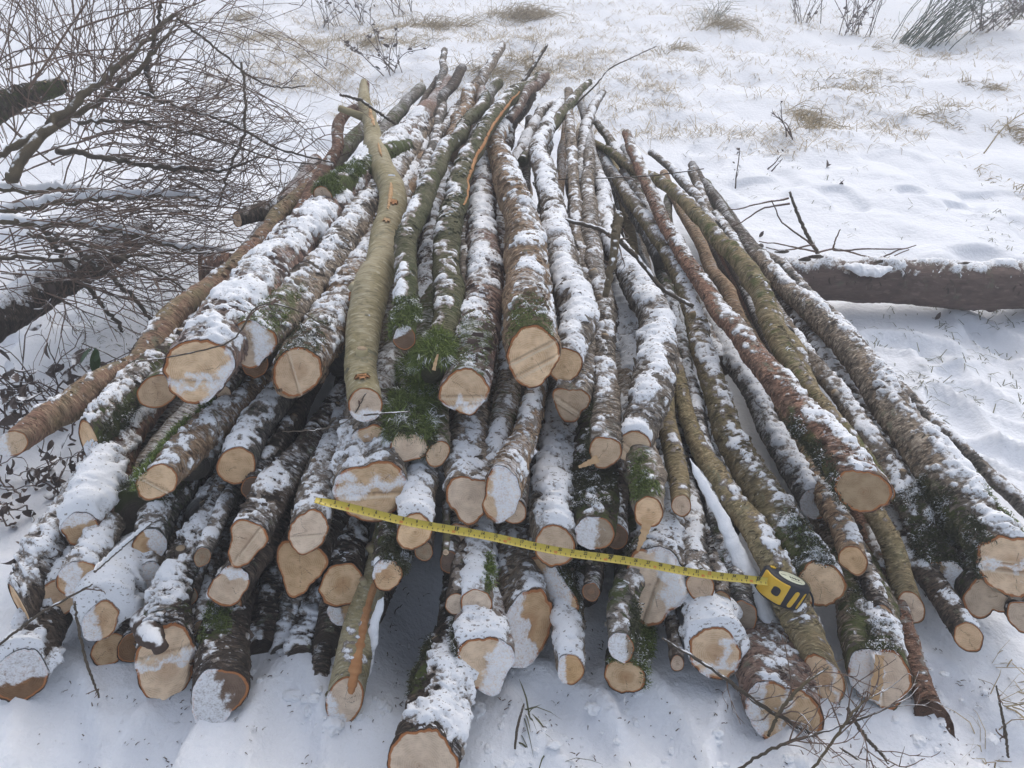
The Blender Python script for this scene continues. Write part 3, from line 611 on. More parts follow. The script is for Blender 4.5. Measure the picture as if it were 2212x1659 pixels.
ML('massive snow-backed birch log along the right edge, cut end split by snow', [(2192,1226,126),(2090,1090,120),(1990,960,100),(1900,830,82),(1800,715,64),(1700,620,46),(1640,555,34)], 'birch', .86, ws=.86, Yb=1.14, zt=.26, L_=1, T=.008, frost=.3, side=.9, step=[(90,-.12,-.005),(90,.28,.005)], fs=[(90,-.10,.25)], mb=[(.0,.24,130,220,1300,.018,'d'),(.05,.25,20,70,400,.016,'m')], key='R9', lob=[(2,.04,0)])
ML('thin dark log on the snow along the outer right flank', [(2255,1130,40),(2145,1028,34),(1990,880,28),(1850,735,26),(1700,595,26),(1620,522,20)], 'grey', .5, zb=.06, zt=.16, frost=.2, L_=.5, wood='old', key='R10')
ML('brown log end low on the snow near the right edge, clean round cut', [(2094,1376,56),(2048,1308,56),(1988,1220,52),(1940,1150,48)], 'dark', .35, zb=.08, frost=.15, wood='warm', key='R11')
ML('log under the massive birch, showing a half-moon cut end', [(2135,1292,84),(2085,1210,80),(2030,1130,70)], 'dark', .2, zb=.10, dy=0, lob=[(2,.18,60),(3,.1,0)], wood='fresh', moss=.5, key='R12')
ML('log cut off by the right edge of the picture, bright end below the massive birch', [(2214,1335,64),(2150,1240,60),(2090,1160,56)], 'dark', .3, zb=.08, key='R13')
ML('thin reddish log at the lower right with its flared foot buried in snow', [(2022,1568,76),(2003,1520,50),(1980,1450,43),(1951,1350,40),(1925,1270,38),(1890,1190,36)], 'red', .3, zb=-.03, zt=.12, bury=True, frost=.12, side=.3, face=False, key='R14')
ML('thick mossy grey log with a broken two-part cut end at lower right', [(1904,1464,116),(1868,1340,116),(1838,1245,100),(1795,1140,84)], 'birch', .4, Yb=.985, frost=.25, moss=.5, step=[(15,.05,.012),(15,.3,-.014)], lob=[(2,.10,0),(3,.08,150),(5,.04,0)], fs=[(0,.1,1.3)], mb=[(.0,.2,60,150,700,.012,'d')], key='R15')
ML('lowest log at lower right, wide snowy cut end behind dead twigs', [(1690,1542,134),(1660,1450,124),(1605,1330,110),(1560,1240,96)], 'pink', .65, zb=.025, bury=True, frost=.4, lob=[(2,.22,0),(3,.06,40)], fs=[(0,-.2,.15),(0,.5,1.2)], key='R16')
ML('snow-capped log with a snow-streaked oval end, right of centre near the ground', [(1546,1412,112),(1528,1325,104),(1500,1230,92),(1482,1150,84)], 'birch', .95, Yb=1.0, T=.011, frost=.5, fs=[(150,.0,.5),(90,.25,.5)], lob=[(2,.06,20),(5,.03,0)], capsnow=.5, key='R17')
ML('grey log with a weathered mossy cut end under the tape, left of the snow drift', [(1607,1332,62),(1590,1250,58),(1562,1130,52),(1530,1000,46),(1500,880,40),(1470,760,34),(1440,640,30)], 'grey', .5, zb=.13, zt=.33, frost=.45, wood='old', moss=.35, key='R18')
ML('small round log end just below the tape, between two snowy logs', [(1513,1268,55),(1500,1180,50),(1480,1060,46),(1465,980,42)], 'grey', .8, zb=.20, frost=.5, wood='warm', key='R19')
ML('broad log crossed by the tape, torn cut end half covered in snow', [(1412,1266,142),(1430,1150,112),(1440,1050,88),(1435,960,74)], 'birch', .92, dy=-.005, T=.007, frost=.5, lob=[(2,.10,150),(3,.07,30),(5,.04,0)], fs=[(200,.25,1.4)], step=[(170,.1,.006)], mb=[(.0,.06,110,200,200,.012,'d')], key='R20')
ML('log with a keyhole-shaped cut end trailing a pale splinter, above the tape', [(1403,1106,64),(1396,1035,72),(1382,960,70),(1370,890,64)], 'birch', .6, dy=-.02, frost=.4, lob=[(2,.04,90)], mb=[(.01,.12,50,160,700,.014,'m')], key='R21', wood='fresh')
ML('tiny log end near the ground between the mossy ends and the snow-capped log', [(1463,1434,32),(1455,1370,32),(1440,1300,30)], 'dark', .2, zb=.07, wood='warm', key='R22')
ML('snow-choked log in the trough left of the snow drift', [(1575,1130,60),(1500,900,56),(1462,790,44)], 'grey', .97, zb=.20, zt=.26, T=.014, frost=.6, face=False, key='S1')
ML('low snow-covered log in the gap right of the thick tan log', [(1760,1090,60),(1690,960,56),(1600,800,48),(1540,690,40)], 'grey', .9, zb=.20, zt=.28, T=.008, frost=.6, wood='old', fs=[(0,-.5,1.5)], key='S3')
ML('frosted dark log sunk beside the massive birch', [(2020,1130,56),(1900,960,52),(1800,800,44),(1720,690,36)], 'dark', .6, zb=.15, zt=.22, frost=.4, face=False, key='S4')
# ================= middle, lower rows
ML('log with a clean round cut end hidden across its middle by the tape', [(1197,1180,90),(1190,1085,92),(1200,985,84),(1214,900,74)], 'birch', .85, dy=-.005, frost=.5, lob=[(2,.03,0)], T=.01, key='M1')
ML('very dark mossy log with a reddish collar and greyish cut end just above the tape', [(1285,1152,78),(1284,1080,92),(1281,1000,88),(1286,920,80)], 'dark', .3, frost=.25, moss=.6, lob=[(2,.10,0)], fs=[(0,-.3,1.2)], wood='old', mb=[(.03,.22,30,160,2200,.016,'d')], key='M2')
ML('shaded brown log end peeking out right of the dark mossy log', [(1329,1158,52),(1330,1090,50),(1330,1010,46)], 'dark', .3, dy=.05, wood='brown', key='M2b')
ML('log below the tape with a long slanting torn face packed with snow', [(1180,1268,100),(1172,1180,96),(1165,1090,84),(1160,1000,76)], 'birch', .7, dy=.02, n=(-.55,-.75,.35), fs=[(0,-1.2,.3)], lob=[(2,.12,60),(3,.1,0),(5,.05,0)], wood='warm', mb=[(.0,.2,-30,60,900,.014,'d')], key='M3')
ML('log with a big tilted cut end half glazed with snow, low in the centre', [(1137,1356,122),(1118,1290,110),(1106,1200,100)], 'birch', .5, zb=.11, n=(.35,-.75,.5), fs=[(0,-.1,1.5)], lob=[(2,.10,60)], wood='warm', key='M4')
ML('short snowy log near the ground with a small reddish-rimmed cut end right of centre', [(1231,1448,60),(1228,1375,72),(1234,1300,68),(1240,1220,60)], 'birch', .95, zb=.07, T=.009, fs=[(0,.2,1.2)], wood='warm', frost=.5, key='M5')
ML('log with a frosty cracked cut end, upper of two stacked mossy logs near the ground', [(1343,1398,58),(1346,1330,62),(1362,1260,60),(1380,1190,56)], 'grey', .8, zb=.14, frost=.5, fs=[(0,-.4,1.5)], moss=.5, mb=[(.0,.15,-20,60,500,.014,'d')], key='M6', wood='old')
ML('flat oval log end with a moss fringe, directly below the frosty cracked end', [(1350,1464,76),(1356,1400,78),(1366,1320,72)], 'dark', .5, zb=.04, lob=[(2,.2,0)], moss=.5, mb=[(.0,.12,-40,150,900,.016,'m')], wood='fresh', key='M7')
ML('thick snow-laden log lying on the long bottom log, blunt triangular cut end', [(1050,1434,112),(1036,1340,104),(1028,1250,82),(1030,1150,66)], 'pink', .95, zb=.13, T=.008, frost=.6, lob=[(3,.12,90),(2,.05,0),(5,.05,20)], fs=[(160,.0,1.4)], mb=[(.0,.12,150,220,600,.016,'d')], key='M8')
ML('snow-covered log with an oval cut end hanging over the dark hollow', [(1030,1302,62),(1034,1210,62),(1042,1120,46),(1050,1040,40)], 'birch', .97, zb=.205, T=.008, frost=.6, lob=[(2,.16,0)], mb=[(.0,.10,20,60,300,.02,'y')], key='M8a')
ML('thin dark log hugging the left of the oval-ended snowy log over the hollow', [(984,1306,46),(998,1235,42),(1020,1160,32),(1040,1090,26)], 'dark', .55, zb=.20, frost=.2, lob=[(2,.06,0)], key='M8b')
ML('longest bottom log running toward the camera, cut end at the very bottom edge', [(912,1652,146),(955,1545,132),(985,1435,112),(1000,1340,100),(1012,1240,90)], 'dark', .88, zb=.045, zt=.06, T=.009, frost=.35, lob=[(2,.08,0),(5,.05,30)], mb=[(.12,.24,120,190,900,.018,'d')], side=.5, key='M9')
ML('smooth olive log with an orange bark strip leaning out over the dark hollow', [(743,1514,75),(770,1400,73),(798,1295,64),(822,1215,52),(840,1140,46)], 'olive', .1, Yb=.955, zt=.21, frost=-.2, rough=.4, fs=[(20,.5,1.3)], lob=[(2,.02,0)], key='M10')
ML('log with a smooth clean round cut end left of the orange-striped log', [(738,1263,90),(750,1185,88),(762,1110,80),(770,1040,74)], 'dark', .6, dy=0, frost=.3, wood='fresh', lob=[(2,.03,40)], key='M11')
ML('mossy log with a rotten-hearted cut end beside the dark hollow', [(835,1243,68),(852,1175,74),(880,1090,70),(905,1010,64)], 'dark', .3, dy=-.05, fs=[(300,.3,1.2)], lob=[(3,.06,0)], moss=.5, mb=[(.0,.2,-40,110,1300,.016,'d')], wood='warm', key='M12')
ML('log with a bright round cut end beneath the start of the tape', [(664,1150,88),(692,1060,84),(732,960,76),(762,880,70)], 'birch', .55, dy=-.015, frost=.45, lob=[(2,.05,120),(6,.02,0)], step=[(90,.2,.002)], key='M13')
ML('split log with a triangular pale face below the bright round end', [(648,1226,100),(690,1140,90),(730,1050,80)], 'dark', .2, dy=.0, n=(-.1,-.85,.45), lob=[(3,.22,60),(2,.1,0)], wood='warm', key='M14')
ML('wide log behind the tape with an orange-rimmed cut end banded by snow', [(802,1062,142),(800,985,130),(806,905,110),(815,840,96)], 'birch', .7, dy=0, frost=.45, T=.01, lob=[(2,.13,0),(3,.05,90)], fs=[(90,-.55,.05)], step=[(85,.1,.006)], key='M15')
ML('snow-topped log with a peach cut end under the tape, left of the green stick', [(895,1148,74),(908,1075,72),(925,1000,66),(935,920,60)], 'birch', .9, dy=-.035, frost=.5, T=.01, lob=[(2,.05,100)], key='M16')
ML('small log end half shaded beneath the peach cut end', [(915,1192,42),(925,1130,40),(935,1060,38)], 'dark', .2, dy=-.02, wood='old', key='m1')
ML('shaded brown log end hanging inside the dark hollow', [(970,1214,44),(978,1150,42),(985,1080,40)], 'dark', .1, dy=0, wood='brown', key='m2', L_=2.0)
ML('sliver of a log end tucked left of the peach cut end', [(862,1142,34),(872,1080,34),(882,1010,32)], 'dark', .3, dy=.05, wood='old', key='m3')
ML('split log end tucked between the green stick and the oval-ended snowy log', [(988,1162,52),(1000,1095,50),(1010,1020,46)], 'dark', .3, dy=.03, n=(.3,-.8,.4), lob=[(3,.15,20)], wood='warm', key='m4')
ML('thin green stick with a tiny bright cut tip hanging in the hollow', [(963,1194,15),(964,1130,17),(962,1060,18),(955,980,18)], 'green', .05, dy=-.03, frost=-.2, L_=.6, rough=.4, name='stick', cat='stick', key='m5')
ML('log with a snow-smeared cut end under the smooth olive log', [(797,958,74),(812,885,76),(838,820,66)], 'birch', .75, dy=0, frost=.5, lob=[(2,.05,60),(5,.04,0)], fs=[(0,.25,1.2)], key='M17')
ML('log with a half-moon cut end draped in moss, below the large moss clump', [(880,966,74),(885,885,82),(900,820,70)], 'birch', .3, dy=-.01, lob=[(2,.16,0),(3,.06,0)], moss=.6, mb=[(.0,.22,10,180,2400,.040,'m'),(.0,.12,60,150,500,.035,'d'),(.02,.25,20,170,2600,.05,'y')], key='M17b')
ML('small oval log end half hidden by hanging moss', [(945,982,54),(938,905,56),(935,830,50)], 'birch', .3, dy=0, lob=[(2,.12,80)], moss=.6, mb=[(.0,.14,90,200,1200,.02,'d')], key='M17c')
ML('log with an irregular cut end behind the snow-faced log in the centre', [(1015,1076,98),(1008,985,86),(1020,900,76)], 'birch', .55, dy=.01, frost=.4, lob=[(3,.14,60),(2,.06,0),(4,.06,30)], key='M18')
ML('forked-looking log with its whole cut end dusted by snow, centre', [(1085,1067,94),(1112,1000,78),(1146,910,58),(1160,840,48)], 'tan', .6, dy=-.03, frost=.45, lob=[(2,.2,170),(3,.05,0)], fs=[(180,-.5,1.2)], key='M18b')
ML('small clean log end directly below the snow-dusted cut end', [(1110,1104,54),(1114,1040,52),(1118,970,48)], 'dark', .3, dy=-.01, key='M19')
ML('frosted log with no end in sight, sunk between the pinkish and the orange-tan logs', [(1066,1035,60),(1080,910,58),(1098,800,52),(1090,700,46),(1085,600,40)], 'birch', .6, dy=.03, zt=.40, frost=.5, face=False, moss=.3, key='M20')
ML('dim snowy log under the heart-shaped end', [(1240,1125,90),(1228,1000,88),(1240,860,80)], 'grey', .65, dy=.05, frost=.5, face=False, key='M21')
ML('dim frosted log left of the irregular cut end', [(952,1060,70),(960,980,66),(972,900,60)], 'grey', .6, dy=.05, frost=.5, face=False, key='M22')
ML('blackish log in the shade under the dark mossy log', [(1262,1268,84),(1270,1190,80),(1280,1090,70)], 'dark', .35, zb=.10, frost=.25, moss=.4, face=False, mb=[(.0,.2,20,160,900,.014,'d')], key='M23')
# ================= left, lower rows
ML('long thin log pointing left past all others, snow on its far cut end', [(28,958,56),(130,890,68),(250,808,63),(350,728,56),(462,610,48),(560,520,42),(640,440,36),(700,370,30)], 'redtan', .1, zb=.36, zt=.46, L_=1, frost=-.25, rough=.7, side=-.5, fs=[(0,.15,1.5)], key='L1', lob=[(2,.02,0)])
ML('dark log stub jutting left at the back, small yellow cut end', [(512,474,36),(592,446,40),(685,412,38),(780,380,36)], 'dark', .15, zb=.43, zt=.46, L_=.6, frost=.05, wood='warm', n=(-.6,-.75,.2), key='L3')
ML('shaggy moss-covered stub with a round cut end on the upper left', [(698,424,46),(745,394,48),(805,355,40),(880,312,34)], 'green', .1, zb=.665, zt=.62, L_=.6, moss=.8, n=(-.25,-.95,.2), mb=[(.01,.25,20,170,2200,.026,'m')], key='L4', wood='warm')
ML('log with a clean greyish round cut end below left of the thickest snowy log', [(340,845,72),(402,790,74),(470,720,68),(540,640,60)], 'grey', .5, Yb=1.36, frost=.4, wood='warm', rough=.6, moss=.4, key='L5')
ML('mossy log with a narrow slanted cut end facing left', [(192,955,84),(250,885,90),(320,815,84),(400,730,74)], 'dark', .55, Yb=1.38, frost=.35, n=(-.62,-.72,.28), lob=[(2,.05,60)], moss=.45, mb=[(.0,.15,-60,60,700,.016,'d')], capsnow=.3, key='L6')
ML('small round log end showing under the thickest snowy log', [(483,852,36),(520,800,36),(560,740,34)], 'dark', .2, Yb=1.41, wood='warm', key='L7')
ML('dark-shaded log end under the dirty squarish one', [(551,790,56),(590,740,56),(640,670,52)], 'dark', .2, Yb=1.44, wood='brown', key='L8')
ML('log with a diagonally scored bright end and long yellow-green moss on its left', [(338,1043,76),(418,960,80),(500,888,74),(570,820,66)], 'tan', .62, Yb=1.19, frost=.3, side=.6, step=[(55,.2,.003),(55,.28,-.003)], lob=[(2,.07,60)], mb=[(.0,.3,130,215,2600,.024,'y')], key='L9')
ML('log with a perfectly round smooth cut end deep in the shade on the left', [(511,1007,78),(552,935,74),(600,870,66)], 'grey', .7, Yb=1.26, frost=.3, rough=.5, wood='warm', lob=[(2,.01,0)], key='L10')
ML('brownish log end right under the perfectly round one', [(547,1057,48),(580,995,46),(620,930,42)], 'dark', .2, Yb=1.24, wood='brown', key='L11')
ML('dark-barked log with a cut end torn to a point, left of the tape', [(533,1166,84),(582,1090,80),(652,990,68),(722,895,60)], 'dark', .55, Yb=1.12, frost=.42, lob=[(3,.16,10),(2,.10,150)], step=[(140,.2,.004)], key='L12')
ML('stubby log with a chipped square cut end and a snow cap, lower left', [(497,1264,78),(545,1200,82),(592,1130,76)], 'dark', .5, Yb=1.09, frost=.15, side=-.7, lob=[(4,.08,30),(2,.06,60)], fs=[(270,.55,1.2)], capsnow=.2, key='L13')
ML('flat oval log end right under the chipped square one', [(487,1312,60),(520,1260,58),(560,1190,54)], 'dark', .2, Yb=1.10, lob=[(2,.16,0)], wood='fresh', key='L14')
ML('big rugged log at lower left with a hooked branch stub over its round end', [(360,1430,120),(366,1345,92),(378,1280,78),(425,1170,68),(472,1080,60),(505,1000,54)], 'dark', .72, zb=.075, zt=.26, frost=.45, T=.007, fs=[(90,-.35,.08)], step=[(90,-.4,.003)], lob=[(2,.03,0),(7,.02,0)], key='L15', moss=.2)
ML('dark log with a snow-plugged butt nearest the camera at lower left', [(468,1505,108),(484,1400,108),(500,1310,92),(530,1210,80)], 'dark', .6, zb=.05, frost=.4, wood='brown', fs=[(0,-.25,1.5)], lob=[(2,.08,60),(3,.08,0)], mb=[(.1,.22,60,150,700,.014,'m')], key='L16')
ML('small pale log end tucked right of the rugged log', [(434,1366,46),(452,1300,48),(470,1230,44),(500,1150,40)], 'grey', .6, zb=.09, frost=.4, wood='warm', key='L17')
ML('log buried under a big dome of snow at lower left', [(218,1342,70),(245,1290,92),(290,1230,88),(350,1150,78)], 'birch', .98, zb=.12, T=.018, frost=.6, fs=[(0,.2,1.3)], capsnow=.9, wood='warm', key='L18')
ML('half-sunk log end on the ground at lower left', [(234,1404,64),(270,1350,60),(310,1290,56)], 'dark', .3, zb=.03, wood='warm', lob=[(2,.1,0)], key='L19')
ML('frosted log end on the far left beneath the snow dome', [(124,1294,76),(160,1225,78),(210,1150,70)], 'birch', .85, zb=.13, T=.007, wood='warm', frost=.5, moss=.2, key='L20')
ML('dark log on the far left with a thin slanted cut end and snow-swept bark', [(42,1308,78),(98,1195,84),(165,1085,72),(235,985,60),(290,900,52)], 'dark', .8, zb=.14, zt=.25, frost=.55, n=(-.62,-.75,.1), T=.006, key='L21')
ML('dark log at the bottom left corner with a snow-buried butt', [(42,1462,96),(88,1370,86),(130,1290,80)], 'dark', .6, zb=.05, frost=.2, fs=[(270,-.2,2)], capsnow=.6, T=.012, wood='brown', key='L22')
ML('snow-muffled log end beneath the yellow-green mossy log, left side', [(322,1178,66),(345,1110,70),(390,1040,66)], 'grey', .85, zb=.21, frost=.5, fs=[(180,.0,1.5)], wood='warm', moss=.3, key='L23')
ML('log under a thick white snow roll on the far left, sliver of cut end below', [(172,1142,70),(205,1075,92),(245,990,86),(300,910,74)], 'red', .96, zb=.26, T=.012, frost=.5, fs=[(270,.1,1.5)], capsnow=.4, wood='warm', key='L23b')
ML('black mossy log in the shade below the diagonal-scored end', [(292,1112,104),(360,1030,98),(440,950,84)], 'dark', .15, Yb=1.24, frost=.1, moss=.6, face=False, mb=[(.0,.25,-60,200,1600,.02,'d')], key='L24')
ML('snow-dusted log seen only in the gap left of the rugged log', [(318,1252,70),(340,1180,66),(380,1110,60)], 'birch', .85, zb=.15, fs=[(0,-1.5,1.5)], frost=.5, key='L25')
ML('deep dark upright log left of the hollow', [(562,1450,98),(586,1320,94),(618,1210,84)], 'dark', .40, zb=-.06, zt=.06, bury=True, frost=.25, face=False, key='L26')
ML('thin dark log standing in the snow left of the orange-striped log', [(686,1490,44),(700,1410,42),(722,1310,40),(742,1230,38)], 'dark', .3, zb=-.02, zt=.08, bury=True, frost=.3, face=False, key='L27')
ML('snow-muffled dark log left of the thin dark one', [(646,1450,74),(658,1370,70),(674,1290,64)], 'dark', .7, zb=-.03, zt=.05, bury=True, frost=.4, face=False, T=.016, key='L28')
ML('inner log seen through the gap above the snowy rugged log', [(440,1120,80),(500,1040,76),(560,960,70)], 'grey', .8, zb=.20, frost=.5, face=False, key='L29')
ML('inner log closing the gap under the bright round end', [(655,1240,70),(690,1160,70),(720,1090,66)], 'dark', .3, zb=.13, frost=.25, face=False, key='L30')
ML('snowy log in shadow behind the clean round end', [(735,1180,96),(760,1100,90),(790,1020,80)], 'grey', .7, dy=.08, frost=.5, face=False, key='L31')
ML('shaded snowy log between the two left shaded round ends', [(420,1010,64),(470,950,62),(540,870,58)], 'grey', .75, Yb=1.32, frost=.5, face=False, key='L32')

ML('stout pale log end poking up left of the peak, snow tucked behind it', [(985,335,34),(1000,262,32),(1016,212,29),(1026,192,25)], 'tan', .3, zb=.56, zt=.60, L_=.3, face=False, key='U1')
ML('knobbly dark log end right under the torn-bark log tip', [(1082,335,30),(1108,258,31),(1142,206,30)], 'dark', .4, zb=.50, zt=.55, L_=.2, face=False, key='U2')
ML('short thick pinkish tip beside the black stick at the peak', [(1100,260,20),(1140,196,24),(1178,164,22)], 'pink', .35, zb=.62, zt=.64, L_=.2, face=False, key='U3')
ML('snowy grey log end in the shade behind the olive log', [(765,425,38),(800,335,34),(838,265,29),(866,238,22)], 'grey', .75, zb=.45, zt=.52, L_=.3, face=False, key='U4')
ML('thin grey pole between the tan-tipped and the massive birch poles on the right', [(1700,720,32),(1640,630,30),(1590,540,27),(1552,462,20)], 'grey', .5, zb=.36, zt=.40, L_=.3, face=False, key='U7')
ML('frosted birch pole under the reddish log, right of centre', [(1560,790,42),(1480,640,34),(1430,540,30),(1390,450,26),(1345,372,18)], 'birch', .65, zb=.26, zt=.46, L_=.3, face=False, key='U8')
ML('thin snowy stem beside the bright snow-coated tips', [(1190,520,34),(1178,420,30),(1172,360,27),(1186,312,22)], 'grey', .8, zb=.52, zt=.55, L_=.3, face=False, key='U9')
ML('slender dark stem pressed between the two slim grey logs', [(1330,800,35),(1318,690,32),(1298,560,28),(1288,450,22)], 'dark', .5, zb=.36, zt=.55, L_=.3, face=False, frost=.4, key='U10')
ML('narrow brown stem left of the pinkish log', [(985,780,34),(1000,640,32),(1008,520,28),(1020,420,24)], 'dark', .45, zb=.52, zt=.56, L_=.3, face=False, frost=.35, key='U11')
ML('snow-smeared reddish log end under the smooth clean round one', [(735,1324,52),(745,1250,48),(760,1180,44)], 'red', .4, zb=.10, fs=[(0,-.3,1)], wood='warm', key='N2')
ML('dim round log end in the gap below the dark mossy log', [(1278,1280,38),(1285,1210,36),(1290,1140,34)], 'dark', .3, dy=-.02, wood='brown', key='N4')
ML('small shaded log end between the snow dome and the rugged log', [(405,1288,40),(425,1230,40),(450,1170,38)], 'dark', .4, zb=.15, wood='old', key='N5')
ML('small log end left of the chipped square one', [(436,1205,38),(460,1150,38),(490,1090,36)], 'grey', .5, zb=.23, wood='old', key='N6')
ML('thin log end jammed right of the bright round end', [(722,1190,36),(740,1120,36),(760,1060,34)], 'dark', .5, dy=.04, wood='old', key='N7')
ML('small log end in shadow right of the broad log crossed by the tape', [(1560,1300,38),(1548,1220,38),(1530,1140,36)], 'dark', .5, zb=.17, wood='old', key='N8')
ML('small log end tucked between the yellowish log and the mossy broken one', [(1905,1330,40),(1885,1270,40),(1860,1200,38)], 'dark', .4, zb=.12, wood='warm', key='N9')

ML('mossy grey log sunk in the snow right of the deep dark upright log', [(608,1440,60),(626,1345,60),(650,1260,56)], 'grey', .6, zb=-.05, zt=.08, bury=True, frost=.4, moss=.4, face=False, key='F1')
ML('dim dark log behind the orange-striped log', [(705,1400,60),(722,1320,60),(745,1230,56)], 'dark', .4, zb=.02, zt=.10, face=False, frost=.3, key='F2')
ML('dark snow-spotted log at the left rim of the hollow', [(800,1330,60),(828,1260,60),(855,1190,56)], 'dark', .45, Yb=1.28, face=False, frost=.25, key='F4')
ML('snow-covered log between the frosted far left end and the snow dome', [(165,1250,70),(215,1175,68),(265,1100,62)], 'birch', .85, zb=.20, wood='warm', fs=[(0,-.2,1)], frost=.5, key='F5')
ML('dark log on the ground between the half-sunk end and the rugged log', [(285,1400,60),(315,1330,58),(345,1265,54)], 'dark', .5, zb=.03, wood='brown', key='F6')

# ---- parts that belong to single logs
splinter(INFO['A6'][0], 'A6', .62, 1.75, 25, .009)
splinter(INFO['M10'][0], 'M10', .02, .30, 60, .014)
def at_px(key, px, py):
    s_, C_ = INFO[key][3], INFO[key][1]; d = C_ - [0, 0, H]; dp = d[:, 1] * CP - d[:, 2] * SP; yy = 829.5 + F * (-d[:, 1] * SP - d[:, 2] * CP) / dp
    return float(s_[np.argmin(np.abs(yy - py))])
def scar(py0, py1, th, w, mat): a, c = at_px('A4', 0, py0), at_px('A4', 0, py1); splinter(INFO['A4'][0], 'A4', a, c, th, w, 'branch_scar', mat, .004)
scar(470, 460, 80, .020, M_TORN); scar(480, 425, 95, .008, M_SPLINT); scar(508, 500, 80, .016, M_SPLINT); scar(362, 335, 85, .006, M_SPLINT); scar(290, 245, 75, .012, M_SPLINT); scar(655, 640, 170, .014, M_TORN); scar(845, 836, 88, .026, M_TORN)
snow_ridge(INFO['R1'][0], [(1490,990,20),(1555,1115,30),(1612,1235,44),(1668,1345,46),(1712,1420,40),(1744,1462,44)], 1.27, .985)
snow_ridge(INFO['M10'][0], [(828,1290,18),(812,1340,22),(800,1400,30),(786,1462,24),(776,1500,14)], 1.06, .98)

def strip_px(parent, name, path, Yv, mat, thick=.003):
    """a flat torn piece of wood along a pixel path (x, y, width)"""
    b = MB()
    P = np.array([[*atY(x, y, Yv), w / 2 / F * depth(atY(x, y, Yv))] for x, y, w in path]); D = spline(P, 14)
    T = norm(np.gradient(D[:, :3], axis=0)); view = norm(D[:, :3] - [0, 0, H]); W = norm(np.cross(T, view))
    r_ = np.random.default_rng(len(path) * 7 + int(path[0][0])); jit = r_.uniform(.75, 1.15, len(D))[:, None]
    a, c = D[:, :3] - W * D[:, 3:4] * jit, D[:, :3] + W * D[:, 3:4] * jit
    V = np.stack([a - view * thick, c - view * thick, c + view * thick, a + view * thick], 1).reshape(-1, 3)
    n = len(D); i = np.arange(n - 1)[:, None] * 4; j = np.arange(4)[None]; j2 = (j + 1) % 4
    Q = np.stack([i + j, i + j2, i + 4 + j2, i + 4 + j], -1).reshape(-1, 4)
    b.add(V, np.vstack([Q, [[0, 3, 2, 1]], [[n * 4 - 4, n * 4 - 3, n * 4 - 2, n * 4 - 1]]]), None, np.repeat(r_.uniform(.4, 1, n), 4))
    return b.build(name, mat, parent, smooth=False)
strip_px(INFO['R21'][0], 'torn_strip', [(1400,1122,30),(1392,1150,17),(1384,1172,13),(1377,1190,4)], faceY(1130) - .045, M_SPLINT)
strip_px(INFO['A10'][0], 'torn_strip', [(1292,990,18),(1276,998,14),(1262,1004,10),(1250,1009,5)], 1.235, M_SPLINT)
strip_px(INFO['A6'][0], 'torn_strip', [(937,800,8),(941,782,7),(946,765,3)], 1.31, M_SPLINT)
strip_px(INFO['R15'][0], 'torn_strip', [(1900,1415,18),(1898,1450,20),(1892,1490,24),(1888,1512,22)], .955, M_SPLINT, .006)
# hooked stub hanging over the rugged log's face
b = MB(); p = np.array([atY(318,1340,1.06), atY(322,1368,1.0), atY(338,1385,.965), atY(348,1402,.96)]); b.tube(spline(p, 14), np.linspace(.030, .013, 14) + .0045 * np.sin(np.arange(14) * 2.1) + rng.normal(0, .0016, 14), 16, .3)
hook = b.build('branch_stub', mat_tone('stub_bark_rough', (.05, .036, .03), (.16, .11, .085), .85, .45), INFO['L15'][0])
# ================= tape measure
tapeL, tapeR = ray(752, 1093) * 1.455 + [0, 0, H], ray(1639, 1254) * 1.557 + [0, 0, H]    # inch 4 and inch 36
e_ = norm(tapeR - tapeL); inch = np.linalg.norm(tapeR - tapeL) / 32
tp = empty('tape_measure', tapeR + e_ * .04)
tag(tp, 'black and yellow pocket tape measure pulled out across the log ends', 'tape measure')
nrm_ = norm(np.cross(e_, norm(np.cross(np.array([.0, -.62, .78]), e_)))); nrm_ = norm(np.array([0, -.62, .78]) - e_ * (np.array([0, -.62, .78]) @ e_))
up_ = np.cross(nrm_, e_)                                  # across the blade, away from the viewer
def blade_pt(i, v, lift=0.0):
    """inch along the blade, v in -1..1 across it"""
    bow = .0025 * math.sin(i * .55) - .016 * math.sin(math.pi * np.clip(i / 37.5, 0, 1))
    twist = R(28) * math.exp(-max(0, i - 1.8) / .8) * 1.6
    c = tapeL + e_ * (i - 4) * inch + np.array([0, 0, bow])
    w = up_ * math.cos(twist) - nrm_ * math.sin(twist); nn = nrm_ * math.cos(twist) + up_ * math.sin(twist)
    return c + w * v * .0078 + nn * (-.0022 * (1 - v * v) + lift)
ii = np.linspace(1.6, 36.75, 150); vv = np.linspace(-1, 1, 9)
BV = np.array([[blade_pt(a, v) for v in vv] for a in ii]).reshape(-1, 3)
BB = np.array([[blade_pt(a, v, -.0005) for v in vv] for a in ii]).reshape(-1, 3)
i = np.arange(149)[:, None] * 9; j = np.arange(8)[None]
Q = np.stack([i + j, i + 9 + j, i + 10 + j, i + 1 + j], -1).reshape(-1, 4)
def plain(name, c, rough=.5, spec=.4, noise_amt=.12):
    m, nt, b = new_mat(name); g = N(nt, 'ShaderNodeTexCoord').outputs['Object']; n = noise(nt, g, 90, 4)
    L(nt, mix(nt, n, tuple(x * (1 - noise_amt) for x in c), tuple(min(1, x * (1 + noise_amt)) for x in c)), b.inputs['Base Color'])
    b.inputs['Roughness'].default_value = rough; b.inputs['Specular IOR Level'].default_value = spec
    L(nt, bump(nt, n, .15, .0008), b.inputs['Normal']); return m
M_TAPE = plain('tape_blade_yellow', (.52, .41, .055), .42, .5)
M_INK = plain('tape_black_ink', (.02, .02, .02), .6); M_INKR = plain('tape_red_ink', (.55, .13, .03), .6)
